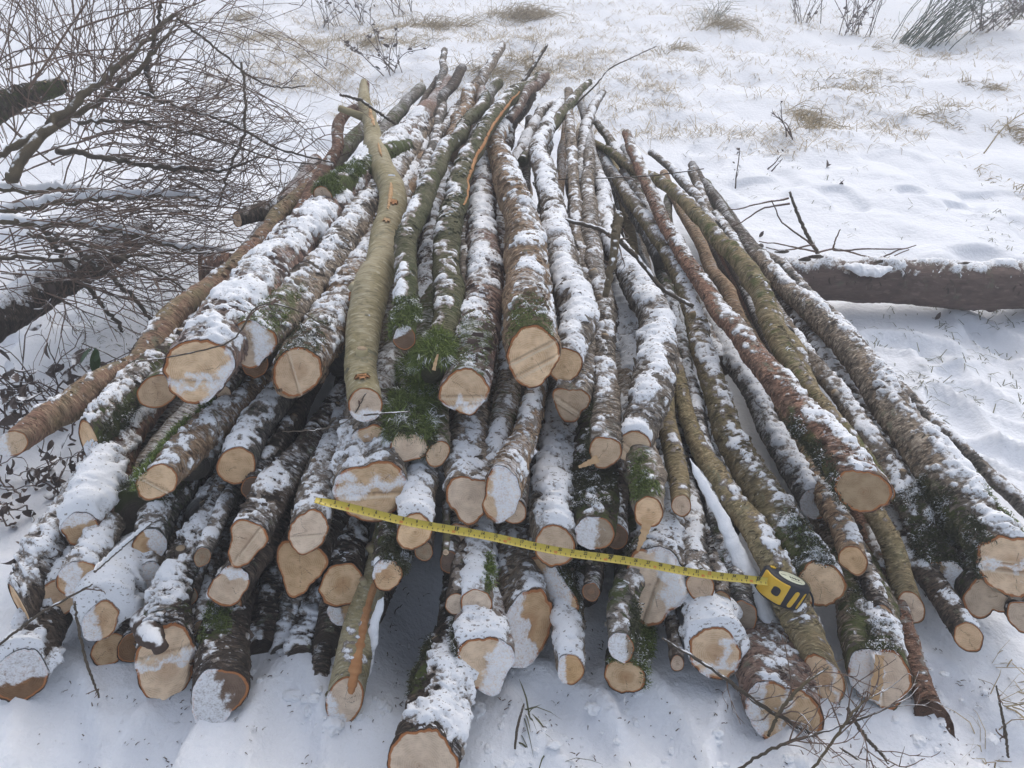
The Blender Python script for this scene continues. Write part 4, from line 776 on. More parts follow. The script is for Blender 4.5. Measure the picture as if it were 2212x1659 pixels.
M_RUB = plain('tape_black_rubber', (.022, .024, .032), .55); M_YEL = plain('tape_yellow_plastic', (.66, .41, .03), .35, .5); M_LAB = plain('tape_label_cream', (.66, .68, .52), .4)
mesh_obj('blade', np.vstack([BV, BB]), np.vstack([Q[:, ::-1], Q + len(BV)]), M_TAPE, tp)
def text_mesh(txt, size, bold):
    cu = bpy.data.curves.new('numeral', 'FONT'); cu.body = txt; cu.size = size; cu.align_x = 'CENTER'; cu.align_y = 'CENTER'; cu.resolution_u = 3; cu.offset = .00045 if bold else .00018
    ob = bpy.data.objects.new('numeral', cu); col.objects.link(ob)
    dg = bpy.context.evaluated_depsgraph_get(); dg.update()
    me = bpy.data.meshes.new_from_object(ob.evaluated_get(dg))
    V = np.array([v.co[:] for v in me.vertices]); me.calc_loop_triangles(); T = np.array([t.vertices[:] for t in me.loop_triangles])
    bpy.data.objects.remove(ob); bpy.data.curves.remove(cu); bpy.data.meshes.remove(me)
    return V, T
ink, red = MB(), MB()
def put(mb_, txt, at, v0, size, bold=False):
    V, T = text_mesh(txt, size, bold)
    if len(T): mb_.add(np.array([blade_pt(at + x / inch, v0 + y / .0078, .0005) for x, y, _ in V]), None, T)
def tick(mb_, at, v0, v1, w=.0009):
    a = [blade_pt(at - w / 2 / inch, v0, .0005), blade_pt(at + w / 2 / inch, v0, .0005), blade_pt(at + w / 2 / inch, v1, .0005), blade_pt(at - w / 2 / inch, v1, .0005)]
    mb_.add(a, [[0, 1, 2, 3]])
for k in range(2, 38):
    if k < 37:
        if k == 12 or k == 24 or k == 36: put(ink, '%dF' % (k // 12), k, .36, .0100, True)
        else: put(red if k in (16, 32) else ink, str(k), k, .42, .0076)
    for q in range(8):
        tick(ink, k + q / 8, 1.0, .78 if q == 0 else .86 if q == 4 else .92, .0005)
for k in range(5, 94):
    p = k / 2.54
    if k % 10 == 0: put(red, str(k), p, -.38, .0066)
    else: put(ink, str(k % 10), p, -.40, .0046)
    for q in range(5): tick(ink, p + q / 5 / 2.54, -1.0, -.84 if q == 0 else -.92, .0004)
ink.build('inch_scale', M_INK, tp, smooth=False); red.build('red_numerals', M_INKR, tp, smooth=False)
# --- case
a_ = norm(e_ + np.array([0, -.06, -.16])); m_ = norm(np.array([-.10, -.94, .32])); m_ = norm(m_ - a_ * (m_ @ a_)); l_ = np.cross(a_, m_); l_ = l_ if l_[2] > 0 else -l_
c0_ = blade_pt(36.7, 0) + a_ * .047 - l_ * .006 - m_ * .010
def case_pt(a, l, m): return c0_ + a_ * a + l_ * l + m_ * m
def prism(name, outline, l0, l1, mat, bev=.005, parent=None, axis='l'):
    """rounded slab: outline in (a, m) swept along l with softened edges"""
    O = np.array(outline); n = 64
    O = spline(np.vstack([O, O[:1]]), n + 1)[:-1]; ctr = O.mean(0)
    ls = [(l0, -bev), (l0 + bev * .3, -bev * .4), (l0 + bev, 0), (l1 - bev, 0), (l1 - bev * .3, -bev * .4), (l1, -bev)]
    V = []
    for l, ins in ls:
        for p in O:
            d = norm(p - ctr); q = p + d * ins; V.append(case_pt(q[0], l, q[1]) if axis == 'l' else case_pt(q[0], q[1], l))
    nr = len(ls); V += [np.mean(V[:n], 0), np.mean(V[-n:], 0)]
    i = np.arange(nr - 1)[:, None] * n; j = np.arange(n)[None]; j2 = (j + 1) % n
    Q = np.stack([i + j, i + j2, i + n + j2, i + n + j], -1).reshape(-1, 4)
    jj = np.arange(n)
    T = np.vstack([np.stack([np.full(n, nr * n), (jj + 1) % n, jj], -1), np.stack([np.full(n, nr * n + 1), (nr - 1) * n + jj, (nr - 1) * n + (jj + 1) % n], -1)])
    return mesh_obj(name, np.array(V), Q, mat, parent, None, None, True, None, T)
prof = [(-.046,-.026),(-.040,-.030),(0,-.030),(.030,-.027),(.045,-.010),(.046,.006),(.040,.018),(.024,.027),(.0,.029),(-.020,.026),(-.036,.014),(-.044,.0)]
prism('case_body', prof, -.030, .026, M_RUB, .007, tp)
nose = [(-.0475,-.012),(-.046,.001),(-.037,.0155),(-.021,.0275),(-.009,.0300),(-.009,.022),(-.020,.012),(-.034,-.006),(-.036,-.014)]
ns_ = prism('front_panel', nose, -.024, .0215, M_YEL, .002, tp)
def patch(name, pts_al, mat, parent, out, mfun, th=.002):
    """raised rounded pad on the rim: outline in (a, l); m from the rim profile"""
    O = np.array(pts_al); n = 40; O = spline(np.vstack([O, O[:1]]), n + 1)[:-1]; ctr = O.mean(0)
    V = []
    for k_, sc in ((-th, 1.0), (out * .7, 1.0), (out, .86)):
        for p in O:
            q = ctr + (p - ctr) * sc; V.append(case_pt(q[0], q[1], mfun(q[0]) + k_))
    V.append(case_pt(ctr[0], ctr[1], mfun(ctr[0]) + out))
    i = np.arange(2)[:, None] * n; j = np.arange(n)[None]; j2 = (j + 1) % n; jj = np.arange(n)
    Q = np.stack([i + j, i + j2, i + n + j2, i + n + j], -1).reshape(-1, 4)
    T = np.stack([np.full(n, 3 * n), 2 * n + jj, 2 * n + (jj + 1) % n], -1)
    return mesh_obj(name, np.array(V), Q, mat, parent, None, None, True, None, T)
pr = np.array(prof[5:]); pr = pr[np.argsort(pr[:, 0])]
rim = lambda a: float(np.interp(a, pr[:, 0], pr[:, 1]))
def rrect(a0, a1, l0, l1, slant=0.0):
    return [(a0 + slant, l1 - .003), (a0 + .003 + slant, l1), (a1 - .003 + slant, l1), (a1 + slant, l1 - .003), (a1, l0 + .003), (a1 - .003, l0), (a0 + .003, l0), (a0, l0 + .003)]
patch('grip_rib', rrect(.004, .014, -.022, .015, .003), M_YEL, tp, .0018, rim)
patch('grip_rib', rrect(.025, .031, -.022, .016, .003), M_YEL, tp, .0018, rim)
patch('lock_button', rrect(-.034, -.022, -.010, .008), M_RUB, tp, .005, rim)
O = [(math.cos(t) * .029 + .004, math.sin(t) * .019 - .001) for t in np.linspace(0, 2 * math.pi, 24)[:-1]]
lab = prism('label', O, .0262, .0272, M_LAB, .0004, tp)
tb = prism('top_tab', [(-.038,-.022),(-.028,-.024),(-.026,-.018),(-.036,-.016)], .0255, .0285, M_YEL, .0006, tp)
lm = MB()
for q, (x, h_) in enumerate([(.000,.006),(.0055,.0055),(.011,.0065),(.0175,.006)]):
    lm.box(case_pt(x, .0274, -.001 + .0005 * q), [a_, m_, l_], [.0012, h_ / 2, .0002]); lm.box(case_pt(x + .0016, .0274, .001 - .001 * (q % 2)), [a_, m_, l_], [.0014, .0010, .0002])
lm.box(case_pt(-.015, .0274, -.002), [a_, m_, l_], [.006, .0006, .0002]); lm.box(case_pt(.010, .0274, .009), [a_, m_, l_], [.012, .0004, .0002])
lm.build('label_marks', M_INK, lab)
b = MB(); b.tube(spline(np.array([case_pt(.042, .006, -.008), case_pt(.058, .008, -.012), case_pt(.072, -.004, -.006), case_pt(.074, -.022, .004), case_pt(.062, -.034, .010), case_pt(.044, -.030, .006)]), 40), .0022, 7, .5)
b.build('wrist_strap', M_RUB, tp)

# ================= ground
gx = np.r_[-np.geomspace(60, 3.05, 60), np.linspace(-3, 3, 340), np.geomspace(3.05, 60, 60)]
gy = np.r_[np.linspace(-8, .45, 30), np.linspace(.5, 3.6, 250), 3.6 + np.geomspace(.02, 8, 160), np.linspace(12, 80, 50)]
X, Y = np.meshgrid(gx, gy); Z = gz(X, Y)
n_ = len(gx); i = np.arange(len(gy) - 1)[:, None] * n_; j = np.arange(n_ - 1)[None]
Q = np.stack([i + j, i + j + 1, i + n_ + j + 1, i + n_ + j], -1).reshape(-1, 4)
m, nt, b = new_mat('snow_ground'); g = N(nt, 'ShaderNodeTexCoord').outputs['Object']
n1 = noise(nt, g, 6, 5); n2 = noise(nt, g, 45, 4, .6); n3 = noise(nt, g, 220, 3); nb = noise(nt, g, 1.6, 3)
c = mix(nt, n1, (.86, .88, .915), (.80, .825, .87))
sp = math_(nt, 'MULTIPLY', ramp(nt, math_(nt, 'ADD', noise(nt, mapping(nt, g, (1, 2.2, 1)), 75, 2), math_(nt, 'MULTIPLY', nb, .3)), .90, .95), .55)
c = mix(nt, sp, c, (.20, .16, .12))
L(nt, c, b.inputs['Base Color']); b.inputs['Roughness'].default_value = .7; b.inputs['Specular IOR Level'].default_value = .25
L(nt, bump(nt, n3, .2, .003, bump(nt, math_(nt, 'ADD', n2, math_(nt, 'MULTIPLY', n1, .6)), .45, .016)), b.inputs['Normal'])
gnd = mesh_obj('ground', np.stack([X, Y, Z], -1).reshape(-1, 3), Q, m); tag(gnd, 'snow-covered rough meadow ground', None, None, 'structure')
def G(px, py, dz=0.0):
    P = atZ(px, py, 0.0)
    for _ in range(4): P = atZ(px, py, float(gz(P[0], P[1])) + dz)
    return P

# ================= fallen logs around
def trunk(label, path, bark, zs, snow, **kw):
    make_log(label, path, bark, snow, zb=zs[0], zt=zs[1], L_=.3, name=kw.pop('name', 'fallen_trunk'), cat='fallen trunk', group=None, **kw)
make_log('long grey-brown fallen trunk lying across the snow on the right, snow along its top', [(1655,600,76),(1850,610,90),(2000,612,96),(2140,618,98),(2260,622,98),(2420,628,100)], 'trunk', .88, Yb=2.62, Yt=2.58, L_=.3, T=.012, frost=.0, rough=.5, name='fallen_trunk', cat='fallen trunk', group=None, n=(-1,0,0), key='trunk', sy=.75, knob=False, wood='old')
make_log('thick dark snow-capped trunk slanting up behind the brush on the left', [(-40,712,80),(60,655,76),(160,590,66),(250,540,54),(310,505,46)], 'dark', .93, Yb=2.05, Yt=2.75, L_=.3, T=.014, sy=.3, frost=.1, name='fallen_trunk', cat='fallen trunk', group=None, face=False, key='tL', side=-.4, knob=False)
make_log('reddish-brown sawn log lying behind the left flank of the pile', [(432,580,76),(480,582,74),(540,590,72),(620,600,70)], 'red', .12, Yb=2.35, Yt=2.3, L_=.3, frost=-.2, rough=.4, name='sawn_log', cat='log', group=None, n=(-.9,-.4,.2), wood='brown', key='redlog')
make_log('dark mossy branch butt at the left edge among the brush', [(-30,250,56),(30,215,50),(80,198,42),(135,182,30)], 'dark', .12, Yb=3.0, Yt=3.2, L_=.3, frost=.0, name='brush_limb', cat='limb', group=None, face=False, moss=.4, key='limbL')
# curled bark flakes on the big trunk
bt = MB()
for (x, y, w_, h_) in ((1905,566,36,7),(1762,556,40,9),(2085,572,60,9),(1690,545,34,7),(1740,562,30,10),(1965,588,30,10)):
    P = atY(x, y, 2.6); s_ = depth(P) / F; r_ = np.random.default_rng(x)
    q = np.array([P + np.array([-w_ * s_ * .5, 0, 0]), P + np.array([0, -.01, h_ * s_ * .5]), P + np.array([w_ * s_ * .5, .01, -h_ * s_ * .2])])
    D = spline(q, 8); wv = np.array([0, .35, .9]) * h_ * s_ * .5; pr_ = np.sin(np.linspace(.15, 3.0, 8))[:, None]
    V = np.stack([D - wv * pr_, D + wv * pr_, D + wv * pr_ + [0, .004, 0], D - wv * pr_ + [0, .004, 0]], 1).reshape(-1, 3)
    k_ = np.arange(7)[:, None] * 4; bt.add(V, np.vstack([k_ + [[0, 1, 5, 4]], k_ + [[3, 7, 6, 2]], k_ + [[1, 2, 6, 5]], k_ + [[0, 4, 7, 3]]]), None, r_.uniform(.1, .7))
bt.build('loose_bark', M_BRANCHDK, INFO['trunk'][0], smooth=False)
# sag of snow on its front
snow_ridge(INFO['trunk'][0], [(1822,574,14),(1850,580,26),(1880,586,34),(1905,584,28),(1930,577,14)], 2.56, 2.56, 'snow_patch', .6, .5)

# ================= branches and brush on the left
def wiggle(P, amp, r_, n=18):
    D = spline(np.asarray(P, dtype=float), n); o = r_.normal(0, 1, (n, 3)); o = (o + np.roll(o, 1, 0) + np.roll(o, -1, 0)) / 3
    o[0] = 0
    return D + o * amp
def add_twigs(b, P, r0, r_, cnt, ln, lvl=1, up=.3, tone=(.2, .9), spread=.9):
    T = norm(np.gradient(P, axis=0))
    for _ in range(cnt):
        i = r_.integers(int(len(P) * .25), len(P)); l = ln * r_.uniform(.4, 1.2) * (1.1 - .5 * i / len(P))
        d = norm(T[i] + r_.normal(0, spread * .6, 3) + np.array([0, 0, up * .4]))
        q = [P[i], P[i] + d * l * .5 + r_.normal(0, .06, 3) * l, P[i] + norm(d + r_.normal(0, .25, 3) + [0, 0, up * .3]) * l]
        D = wiggle(q, .012 * l, r_, 9)
        D[:, 2] = np.maximum(D[:, 2], .01)
        b.tube(D, np.linspace(r0, r0 * .4, 9), 4, r_.uniform(*tone), False)
        if lvl > 0: add_twigs(b, D, r0 * .65, r_, 3, l * .45, lvl - 1, up, tone, spread)
def branch(label, path, Y0, Y1, mat, twigs=6, ln=.35, group='branches heaped on the left', name='branch', tw_r=.0022, snow=0, seed=0, up=.3, wig=.006):
    r_ = np.random.default_rng(900 + int(path[0][0]) + int(path[0][1]) + seed)
    a = np.linspace(0, 1, len(path)); P = []
    for (x, y, w), t in zip(path, a):
        q = atY(x, y, 1 / ((1 - t) / Y0 + t / Y1)); P.append([*q, w / 2 / F * depth(q)])
    D = spline(np.array(P), 40); D[:, :3] += r_.normal(0, 1, (40, 3)) * wig * np.clip(D[:, 3:4] / .012, .2, 1)
    b = MB(); b.tube(D[:, :3], np.maximum(D[:, 3], .0012), 9, r_.uniform(.2, .8))
    o = b.build(name, mat, None, origin=D[0, :3]); tag(o, label, 'branch', group)
    if twigs:
        b = MB(); add_twigs(b, D[:, :3], tw_r, r_, twigs, ln, 1, up); b.build('twigs', M_TWIG, o)['kind'] = 'stuff'
    if snow:
        T = norm(np.gradient(D[:, :3], axis=0)); rows = np.arange(40); V = []
        S = norm(np.cross(T, [0, 0, 1.0])); k = 8
        hh = (.6 + .8 * r_.random(40)) * snow * sstep(0, 4, rows) * sstep(40, 35, rows)
        th = np.linspace(0, math.pi, k)
        for q in range(40):
            for t in th: V.append(D[q, :3] + S[q] * math.cos(t) * D[q, 3] * .85 + np.array([0, 0, 1]) * (D[q, 3] * .35 + math.sin(t) * (D[q, 3] * .7 + hh[q] * .012)))
        i = np.arange(39)[:, None] * k; j = np.arange(k - 1)[None]
        mesh_obj('snow_line', np.array(V), np.stack([i + j, i + j + 1, i + k + j + 1, i + k + j], -1).reshape(-1, 4), M_SNOWCLEAN, o)
    return o
branch('long pale branch rising from the left edge to a knobbly tip at the upper left', [(18,392,26),(62,322,24),(112,262,22),(180,205,18),(235,160,15),(300,100,11),(382,28,7)], 2.45, 3.2, M_BRANCH, 10, .4)
branch('second pale branch running just under the long pale one', [(-20,350,16),(60,300,17),(120,272,16),(200,228,13),(300,150,10),(365,70,7),(392,30,5)], 2.6, 3.3, M_BRANCH, 8, .4)
branch('thin arching branch springing over the gap from the knobbly tip', [(380,38,6),(430,75,5.5),(480,115,5),(540,165,4.5),(600,188,3.5),(660,186,3)], 3.2, 3.3, M_BRANCHDK, 3, .2)
branch('snow-lined horizontal branch at the left edge, upper of three', [(-20,404,12),(60,410,13),(140,408,12),(215,420,8),(330,432,6)], 2.45, 2.7, M_BRANCH, 6, .3, snow=1.0)
branch('snow-lined horizontal branch across the left, middle of three', [(-20,450,15),(70,446,16),(170,432,14),(280,424,12),(405,424,10),(450,436,6)], 2.4, 2.6, M_BRANCH, 8, .35, snow=1.1)
branch('long snow-lined branch curving down to the pile, lowest of three', [(-20,470,20),(90,482,19),(190,490,17),(290,506,15),(360,526,13),(430,540,9),(505,542,5)], 2.3, 2.45, M_BRANCH, 6, .3, snow=.8)
branch('smooth middle branch pointing right out of the brush', [(120,325,14),(220,340,12),(330,358,11),(430,368,9),(490,366,7),(560,340,3)], 2.5, 2.7, M_BRANCHDK, 10, .35)
branch('slim branch fanning right above the smooth middle one', [(170,262,9),(280,262,8),(390,282,7),(500,312,5),(600,345,3),(690,355,2.5)], 2.8, 2.9, M_BRANCHDK, 8, .35)
branch('dark olive stick slanting down to the snow, left of its twin', [(95,500,12),(150,575,11),(205,635,10),(266,716,8)], 2.3, 2.22, M_BRANCHDK, 2, .15)
branch('dark olive stick slanting down to the snow beside the pile', [(120,505,11),(190,560,10),(255,610,10),(305,660,9),(342,725,7)], 2.3, 2.2, M_BRANCHDK, 3, .15)
branch('dark low branch running flat in front of the snow-lined ones', [(-20,555,10),(90,560,9),(200,558,8),(330,548,7),(480,546,4)], 2.2, 2.35, M_BRANCHDK, 6, .3)
branch('steep branch climbing out of the top edge at the upper left', [(330,205,9),(318,150,9),(340,60,8),(352,-30,7)], 3.0, 3.2, M_BRANCHDK, 7, .4)
branch('hanging dark twig branch down the middle of the brush', [(520,130,5),(530,210,6),(525,290,6),(495,370,6),(470,450,4)], 2.9, 2.6, M_BRANCHDK, 6, .3)
branch('slender branch reaching the pile over the gap', [(300,200,8),(400,235,7),(500,268,6),(600,320,5),(720,352,3)], 2.8, 2.6, M_BRANCHDK, 8, .3)
branch('bowed branch near the bottom of the brush', [(60,505,9),(170,525,9),(270,560,8),(360,600,5),(420,640,3)], 2.25, 2.15, M_BRANCHDK, 6, .3)
# dense tangle nobody could count
r_ = np.random.default_rng(42); b = MB()
for q in range(85):
    px, py = r_.uniform(-140, 330), r_.uniform(60, 470)
    Yv = r_.uniform(2.85, 3.6); P0 = atY(px, py, Yv)
    if P0[2] < .02: P0[2] = .02
    an = r_.normal(.15, .5) if r_.random() < .55 else r_.normal(1.2, .45)
    l = r_.uniform(.45, 1.3); d = norm(np.array([math.cos(an), r_.normal(0, .25), math.sin(an) * .8]))
    q3_ = [P0, P0 + d * l * .5 + r_.normal(0, .03, 3), P0 + norm(d + np.array([.15, 0, -.35 if an < .6 else .05]) + r_.normal(0, .12, 3)) * l]
    D = wiggle(q3_, .012, r_, 12); D[:, 2] = np.maximum(D[:, 2], .01)
    rr = r_.uniform(.0016, .0042); b.tube(D, np.linspace(rr, rr * .4, 12), 4, r_.uniform(0, 1), False)
    add_twigs(b, D, rr * .6, r_, 3, l * .4, 1, .2)
for q in range(85):      # finer fan of reddish twigs rising at the upper left
    P0 = atY(r_.uniform(-60, 330), r_.uniform(120, 320), r_.uniform(2.8, 3.6)); an = r_.normal(1.45, .45); l = r_.uniform(.4, 1.0)
    d = norm(np.array([math.cos(an), r_.normal(0, .3), math.sin(an)]))
    D = wiggle([P0, P0 + d * l * .5, P0 + norm(d + r_.normal(0, .25, 3)) * l], .012, r_, 10)
    b.tube(D, np.linspace(.0022, .0009, 10), 4, r_.uniform(.4, 1), False); add_twigs(b, D, .0012, r_, 3, l * .35, 0, .4, (.4, 1))
for q in range(95):      # sprays reaching right
    P0 = atY(r_.uniform(190, 390), r_.uniform(200, 470), r_.uniform(2.5, 3.1)); P0[2] = max(P0[2], .03); an = r_.normal(.0, .5); l = r_.uniform(.25, .58)
    d = norm(np.array([math.cos(an), r_.normal(0, .3), math.sin(an) * .7]))
    D = wiggle([P0, P0 + d * l * .5, P0 + norm(d + [0, 0, .25] + r_.normal(0, .2, 3)) * l], .01, r_, 10); D[:, 2] = np.maximum(D[:, 2], .01)
    b.tube(D, np.linspace(.0024, .0009, 10), 4, r_.uniform(0, .8), False); add_twigs(b, D, .0013, r_, 4, l * .4, 0, .2, (0, .8))
for q in range(140):      # snowy twigs low down
    P0 = atY(r_.uniform(-80, 320), r_.uniform(430, 640), r_.uniform(2.1, 2.6)); P0[2] = max(P0[2], .02); an = r_.normal(-.1, .7); l = r_.uniform(.2, .55)
    d = norm(np.array([math.cos(an), r_.normal(0, .4), math.sin(an) * .5]))
    D = wiggle([P0, P0 + d * l * .5, P0 + norm(d + r_.normal(0, .25, 3)) * l], .008, r_, 10); D[:, 2] = np.maximum(D[:, 2], .01)
    b.tube(D, np.linspace(.0024, .001, 10), 4, r_.uniform(0, .7), False); add_twigs(b, D, .0012, r_, 3, l * .4, 0, .1, (0, .7))
tag(b.build('brushwood_tangle', M_TWIG), 'dense tangle of thin bare brushwood heaped left of the pile', 'brushwood', None, 'stuff')
# dead leaves caught in the tangle
def leaf(b, P, size, r_, tone, curl=.5, up=None):
    d = norm(r_.normal(0, 1, 3) * [1, 1, .6] if up is None else up); w = norm(np.cross(d, r_.normal(0, 1, 3))); nn = np.cross(d, w)
    t = np.linspace(0, 1, 6); wid = np.sin(math.pi * np.clip(t * .94 + .04, 0, 1)) ** .8 * .27 * size
    c = P + d * (t * size)[:, None] - nn * (curl * size * (t ** 2))[:, None] * .6
    V = np.stack([c - w * wid[:, None] + nn * (curl * wid * .6)[:, None], c, c + w * wid[:, None] + nn * (curl * wid * .6)[:, None]], 1).reshape(-1, 3)
    i = np.arange(5)[:, None] * 3
    b.add(V, np.vstack([i + [[0, 1, 4, 3]], i + [[1, 2, 5, 4]]]), None, tone)

# ================= withered plants at the left front
def withered(label, px, py, n_st, hgt, n_lf, seed, lsz=.05):
    r_ = np.random.default_rng(seed); P0 = G(px, py); b, lf = MB(), MB()
    for _ in range(n_st):
        base = P0 + np.array([r_.normal(0, .07), r_.normal(0, .07), -.01]); d = norm(np.array([r_.normal(0, .55), r_.normal(0, .4), 1]))
        l = hgt * r_.uniform(.6, 1.2); D = wiggle([base, base + d * l * .55, base + norm(d + r_.normal(0, .45, 3)) * l], .012, r_, 12)
        b.tube(D, np.linspace(.0032, .0012, 12), 5, r_.uniform(0, 1), False); add_twigs(b, D, .0014, r_, 4, l * .4, 0, .1)
        for _k in range(max(1, n_lf // n_st)):
            i = r_.integers(3, 12); leaf(lf, D[i] + r_.normal(0, .02, 3), lsz * r_.uniform(.5, 1.3), r_, r_.uniform(0, 1), r_.uniform(.2, 1.1), norm(np.array([r_.normal(0, .7), r_.normal(0, .7), -.5])))
    o = b.build('withered_plant', M_WEED, None, origin=P0); tag(o, label, 'plant', 'withered plants at the left'); lf.build('leaves', M_LEAF, o)
    return o
withered('tall withered plant with drooping leaves at the far left, under the slanting trunk', 40, 930, 9, .36, 60, 1)
withered('withered plant with thin pale stems right of the tallest one', 140, 905, 10, .34, 40, 2)
withered('low dark mass of frozen leaves at the left edge below the long thin log', 40, 1090, 12, .15, 110, 3, .032)
withered('dark leafy withered plant beneath the long thin log, nearer the pile', 120, 1040, 9, .13, 70, 4, .03)
withered('sparse withered stems between the slanting trunk and the pile', 210, 850, 6, .22, 20, 5)
# green ivy leaf sprig
r_ = np.random.default_rng(5); b = MB(); D = wiggle([atY(305, 800, 1.70), atY(250, 772, 1.72), atY(208, 752, 1.74), atY(180, 742, 1.76)], .003, r_, 14); b.tube(D, .0016, 5, .2)
iv = b.build('ivy_sprig', M_BRANCHDK, None, origin=D[0]); tag(iv, 'sprig with two dark green leaves beside the long thin log', 'sprig'); b = MB()
leaf(b, atY(204, 756, 1.72), .062, r_, .9, .2, norm(np.array([.05, -.5, -.8]))); leaf(b, atY(196, 754, 1.72), .048, r_, .4, .3, norm(np.array([-.6, -.4, -.5]))); leaf(b, atY(205, 752, 1.73), .04, r_, .1, .3, norm(np.array([.2, -.6, -.5])))
b.build('leaves', M_LEAFGR, iv)

# ================= loose sticks on and around the pile
branch('dark thin branch lying across the logs right of centre, bending down to the right', [(1188,468,8),(1282,490,10),(1330,515,11),(1385,565,11),(1430,622,10),(1498,662,9)], 1.98, 1.62, M_BRANCHDK, 3, .12, None, seed=1, up=.1, wig=.002)
branch('short forked brown limb propped among the bright snowy logs', [(1308,640,14),(1322,570,17),(1330,510,20),(1338,462,22)], 1.62, 1.80, M_BRANCH, 0, .1, None, seed=2, wig=.002)
branch('straight black stick poking up right at the peak', [(1092,245,7),(1120,190,8),(1150,148,8),(1182,96,6)], 3.3, 3.7, M_BRANCHDK, 1, .2, None, seed=3, wig=.002)
branch('long fine twig curving out right over the snow from the crooked tip', [(1235,235,4),(1290,180,3.5),(1315,150,3),(1370,122,2.5),(1418,100,2)], 3.3, 3.7, M_BRANCHDK, 0, .2, None, seed=4, wig=.002)
branch('small forked twig on the tip of the smooth olive log', [(735,204,6),(775,215,7),(815,240,7),(860,272,6)], 2.9, 2.7, M_BRANCHDK, 1, .1, None, seed=5, wig=.003)
branch('bare twig strung level over the logs right of the peak', [(1195,388,2.6),(1290,385,3),(1400,380,3),(1520,365,2.4)], 2.35, 2.5, M_BRANCHDK, 1, .12, None, seed=6, wig=.003)
branch('curling twig across the snowy logs at the left', [(295,782,3),(385,768,3.5),(500,735,3.5),(560,660,3.5),(640,670,3.5),(720,715,3)], 1.35, 1.30, M_BRANCHDK, 2, .1, None, seed=7, wig=.003)
branch('fine looping twig by the clean split end on the left', [(610,932,2.4),(690,928,3),(755,905,3),(790,850,2.6)], 1.24, 1.27, M_BRANCHDK, 1, .08, None, seed=8, wig=.003)
branch('short twig stuck across the olive log end', [(786,897,4),(830,893,4),(886,889,3)], 1.215, 1.21, M_BRANCHDK, 0, .08, None, seed=9, wig=.001)
branch('bent twig hanging in front of the snow dome at lower left', [(160,1300,5),(172,1370,6),(190,1440,6),(215,1506,4)], 1.0, .95, M_BRANCHDK, 1, .08, None, seed=10, wig=.003)
branch('twig crossing the far left logs', [(-10,1400,5),(80,1330,6),(150,1290,5),(200,1262,3)], 1.0, 1.07, M_BRANCHDK, 1, .08, None, seed=11, wig=.003)
branch('snow-lined twig above the snow dome', [(205,1235,7),(225,1215,8),(275,1172,7),(325,1130,5)], 1.05, 1.16, M_BRANCHDK, 0, .1, None, seed=12, snow=.5, wig=.002)
branch('upright twig in the snow below the thick snow-laden log', [(1112,1618,5),(1118,1570,6),(1132,1520,4)], None or .86, .92, M_BRANCHDK, 0, .05, None, seed=13, wig=.001)
# dead branch standing by the trunk on the right
o = branch('bare forked dead branch standing in the snow beside the fallen trunk', [(1772,575,6),(1765,545,8),(1745,510,8),(1722,460,7),(1706,415,5)], 2.68, 2.85, M_BRANCHDK, 0, .2, None, seed=14, wig=.002)
b = MB(); r_ = np.random.default_rng(9)
for pth in ([(1704,428),(1650,440),(1566,455)],[(1706,440),(1650,450),(1600,480),(1572,490)],[(1758,535),(1720,505),(1690,480),(1665,432)],[(1768,545),(1810,538),(1900,560),(1965,540)],[(1800,540),(1880,538),(1960,537)],[(1765,545),(1700,530),(1640,520)],[(1760,530),(1700,540),(1655,535)],[(1800,540),(1806,515),(1818,495)],[(1890,562),(1930,545),(1978,530)],[(1772,575),(1772,640),(1790,690),(1830,735)]):
    D = wiggle([atY(x, y, 2.72 - .1 * (y > 600)) for x, y in pth], .003, r_, 14); b.tube(D, np.linspace(.004, .002, 14), 5, r_.uniform(0, .6), False)
b.build('twigs', M_TWIG, o)['kind'] = 'stuff'
# twiggy brush at the lower right front
for q, (lab_, pth, ya, yb, tw) in enumerate([
    ('long bare branch lying low in front of the snowy lowest log', [(1430,1378,5),(1530,1440,8),(1640,1520,9),(1760,1590,8),(1850,1640,6),(1870,1665,5)], .99, .83, 14),
    ('crooked dead branch with side twigs at the lower right front', [(1660,1590,7),(1690,1530,8),(1735,1480,7),(1790,1440,4)], .88, .94, 7),
    ('twig branch sweeping right along the bottom edge', [(1590,1665,6),(1680,1612,7),(1780,1580,6),(1880,1545,4),(1935,1520,3)], .82, .87, 9),
    ('thin upright twig branch before the broken two-part end', [(1752,1665,6),(1800,1600,6),(1850,1530,5),(1910,1490,3)], .80, .90, 8),
    ('small snow-flecked stick by the bottom right twigs', [(1830,1530,8),(1860,1580,8),(1905,1630,7),(1920,1650,5)], .89, .82, 3)]):
    branch(lab_, pth, ya, yb, M_BRANCH if q % 2 else M_BRANCHDK, tw, .16, 'bare branches at the lower right', seed=20 + q, wig=.003, tw_r=.0015, up=.2)
branch('dark knobbly twig standing in the snow at the right bottom', [(2178,1635,5),(2170,1570,6),(2160,1520,5),(2152,1480,3)], .86, .92, M_BRANCHDK, 3, .04, None, seed=30, wig=.003)

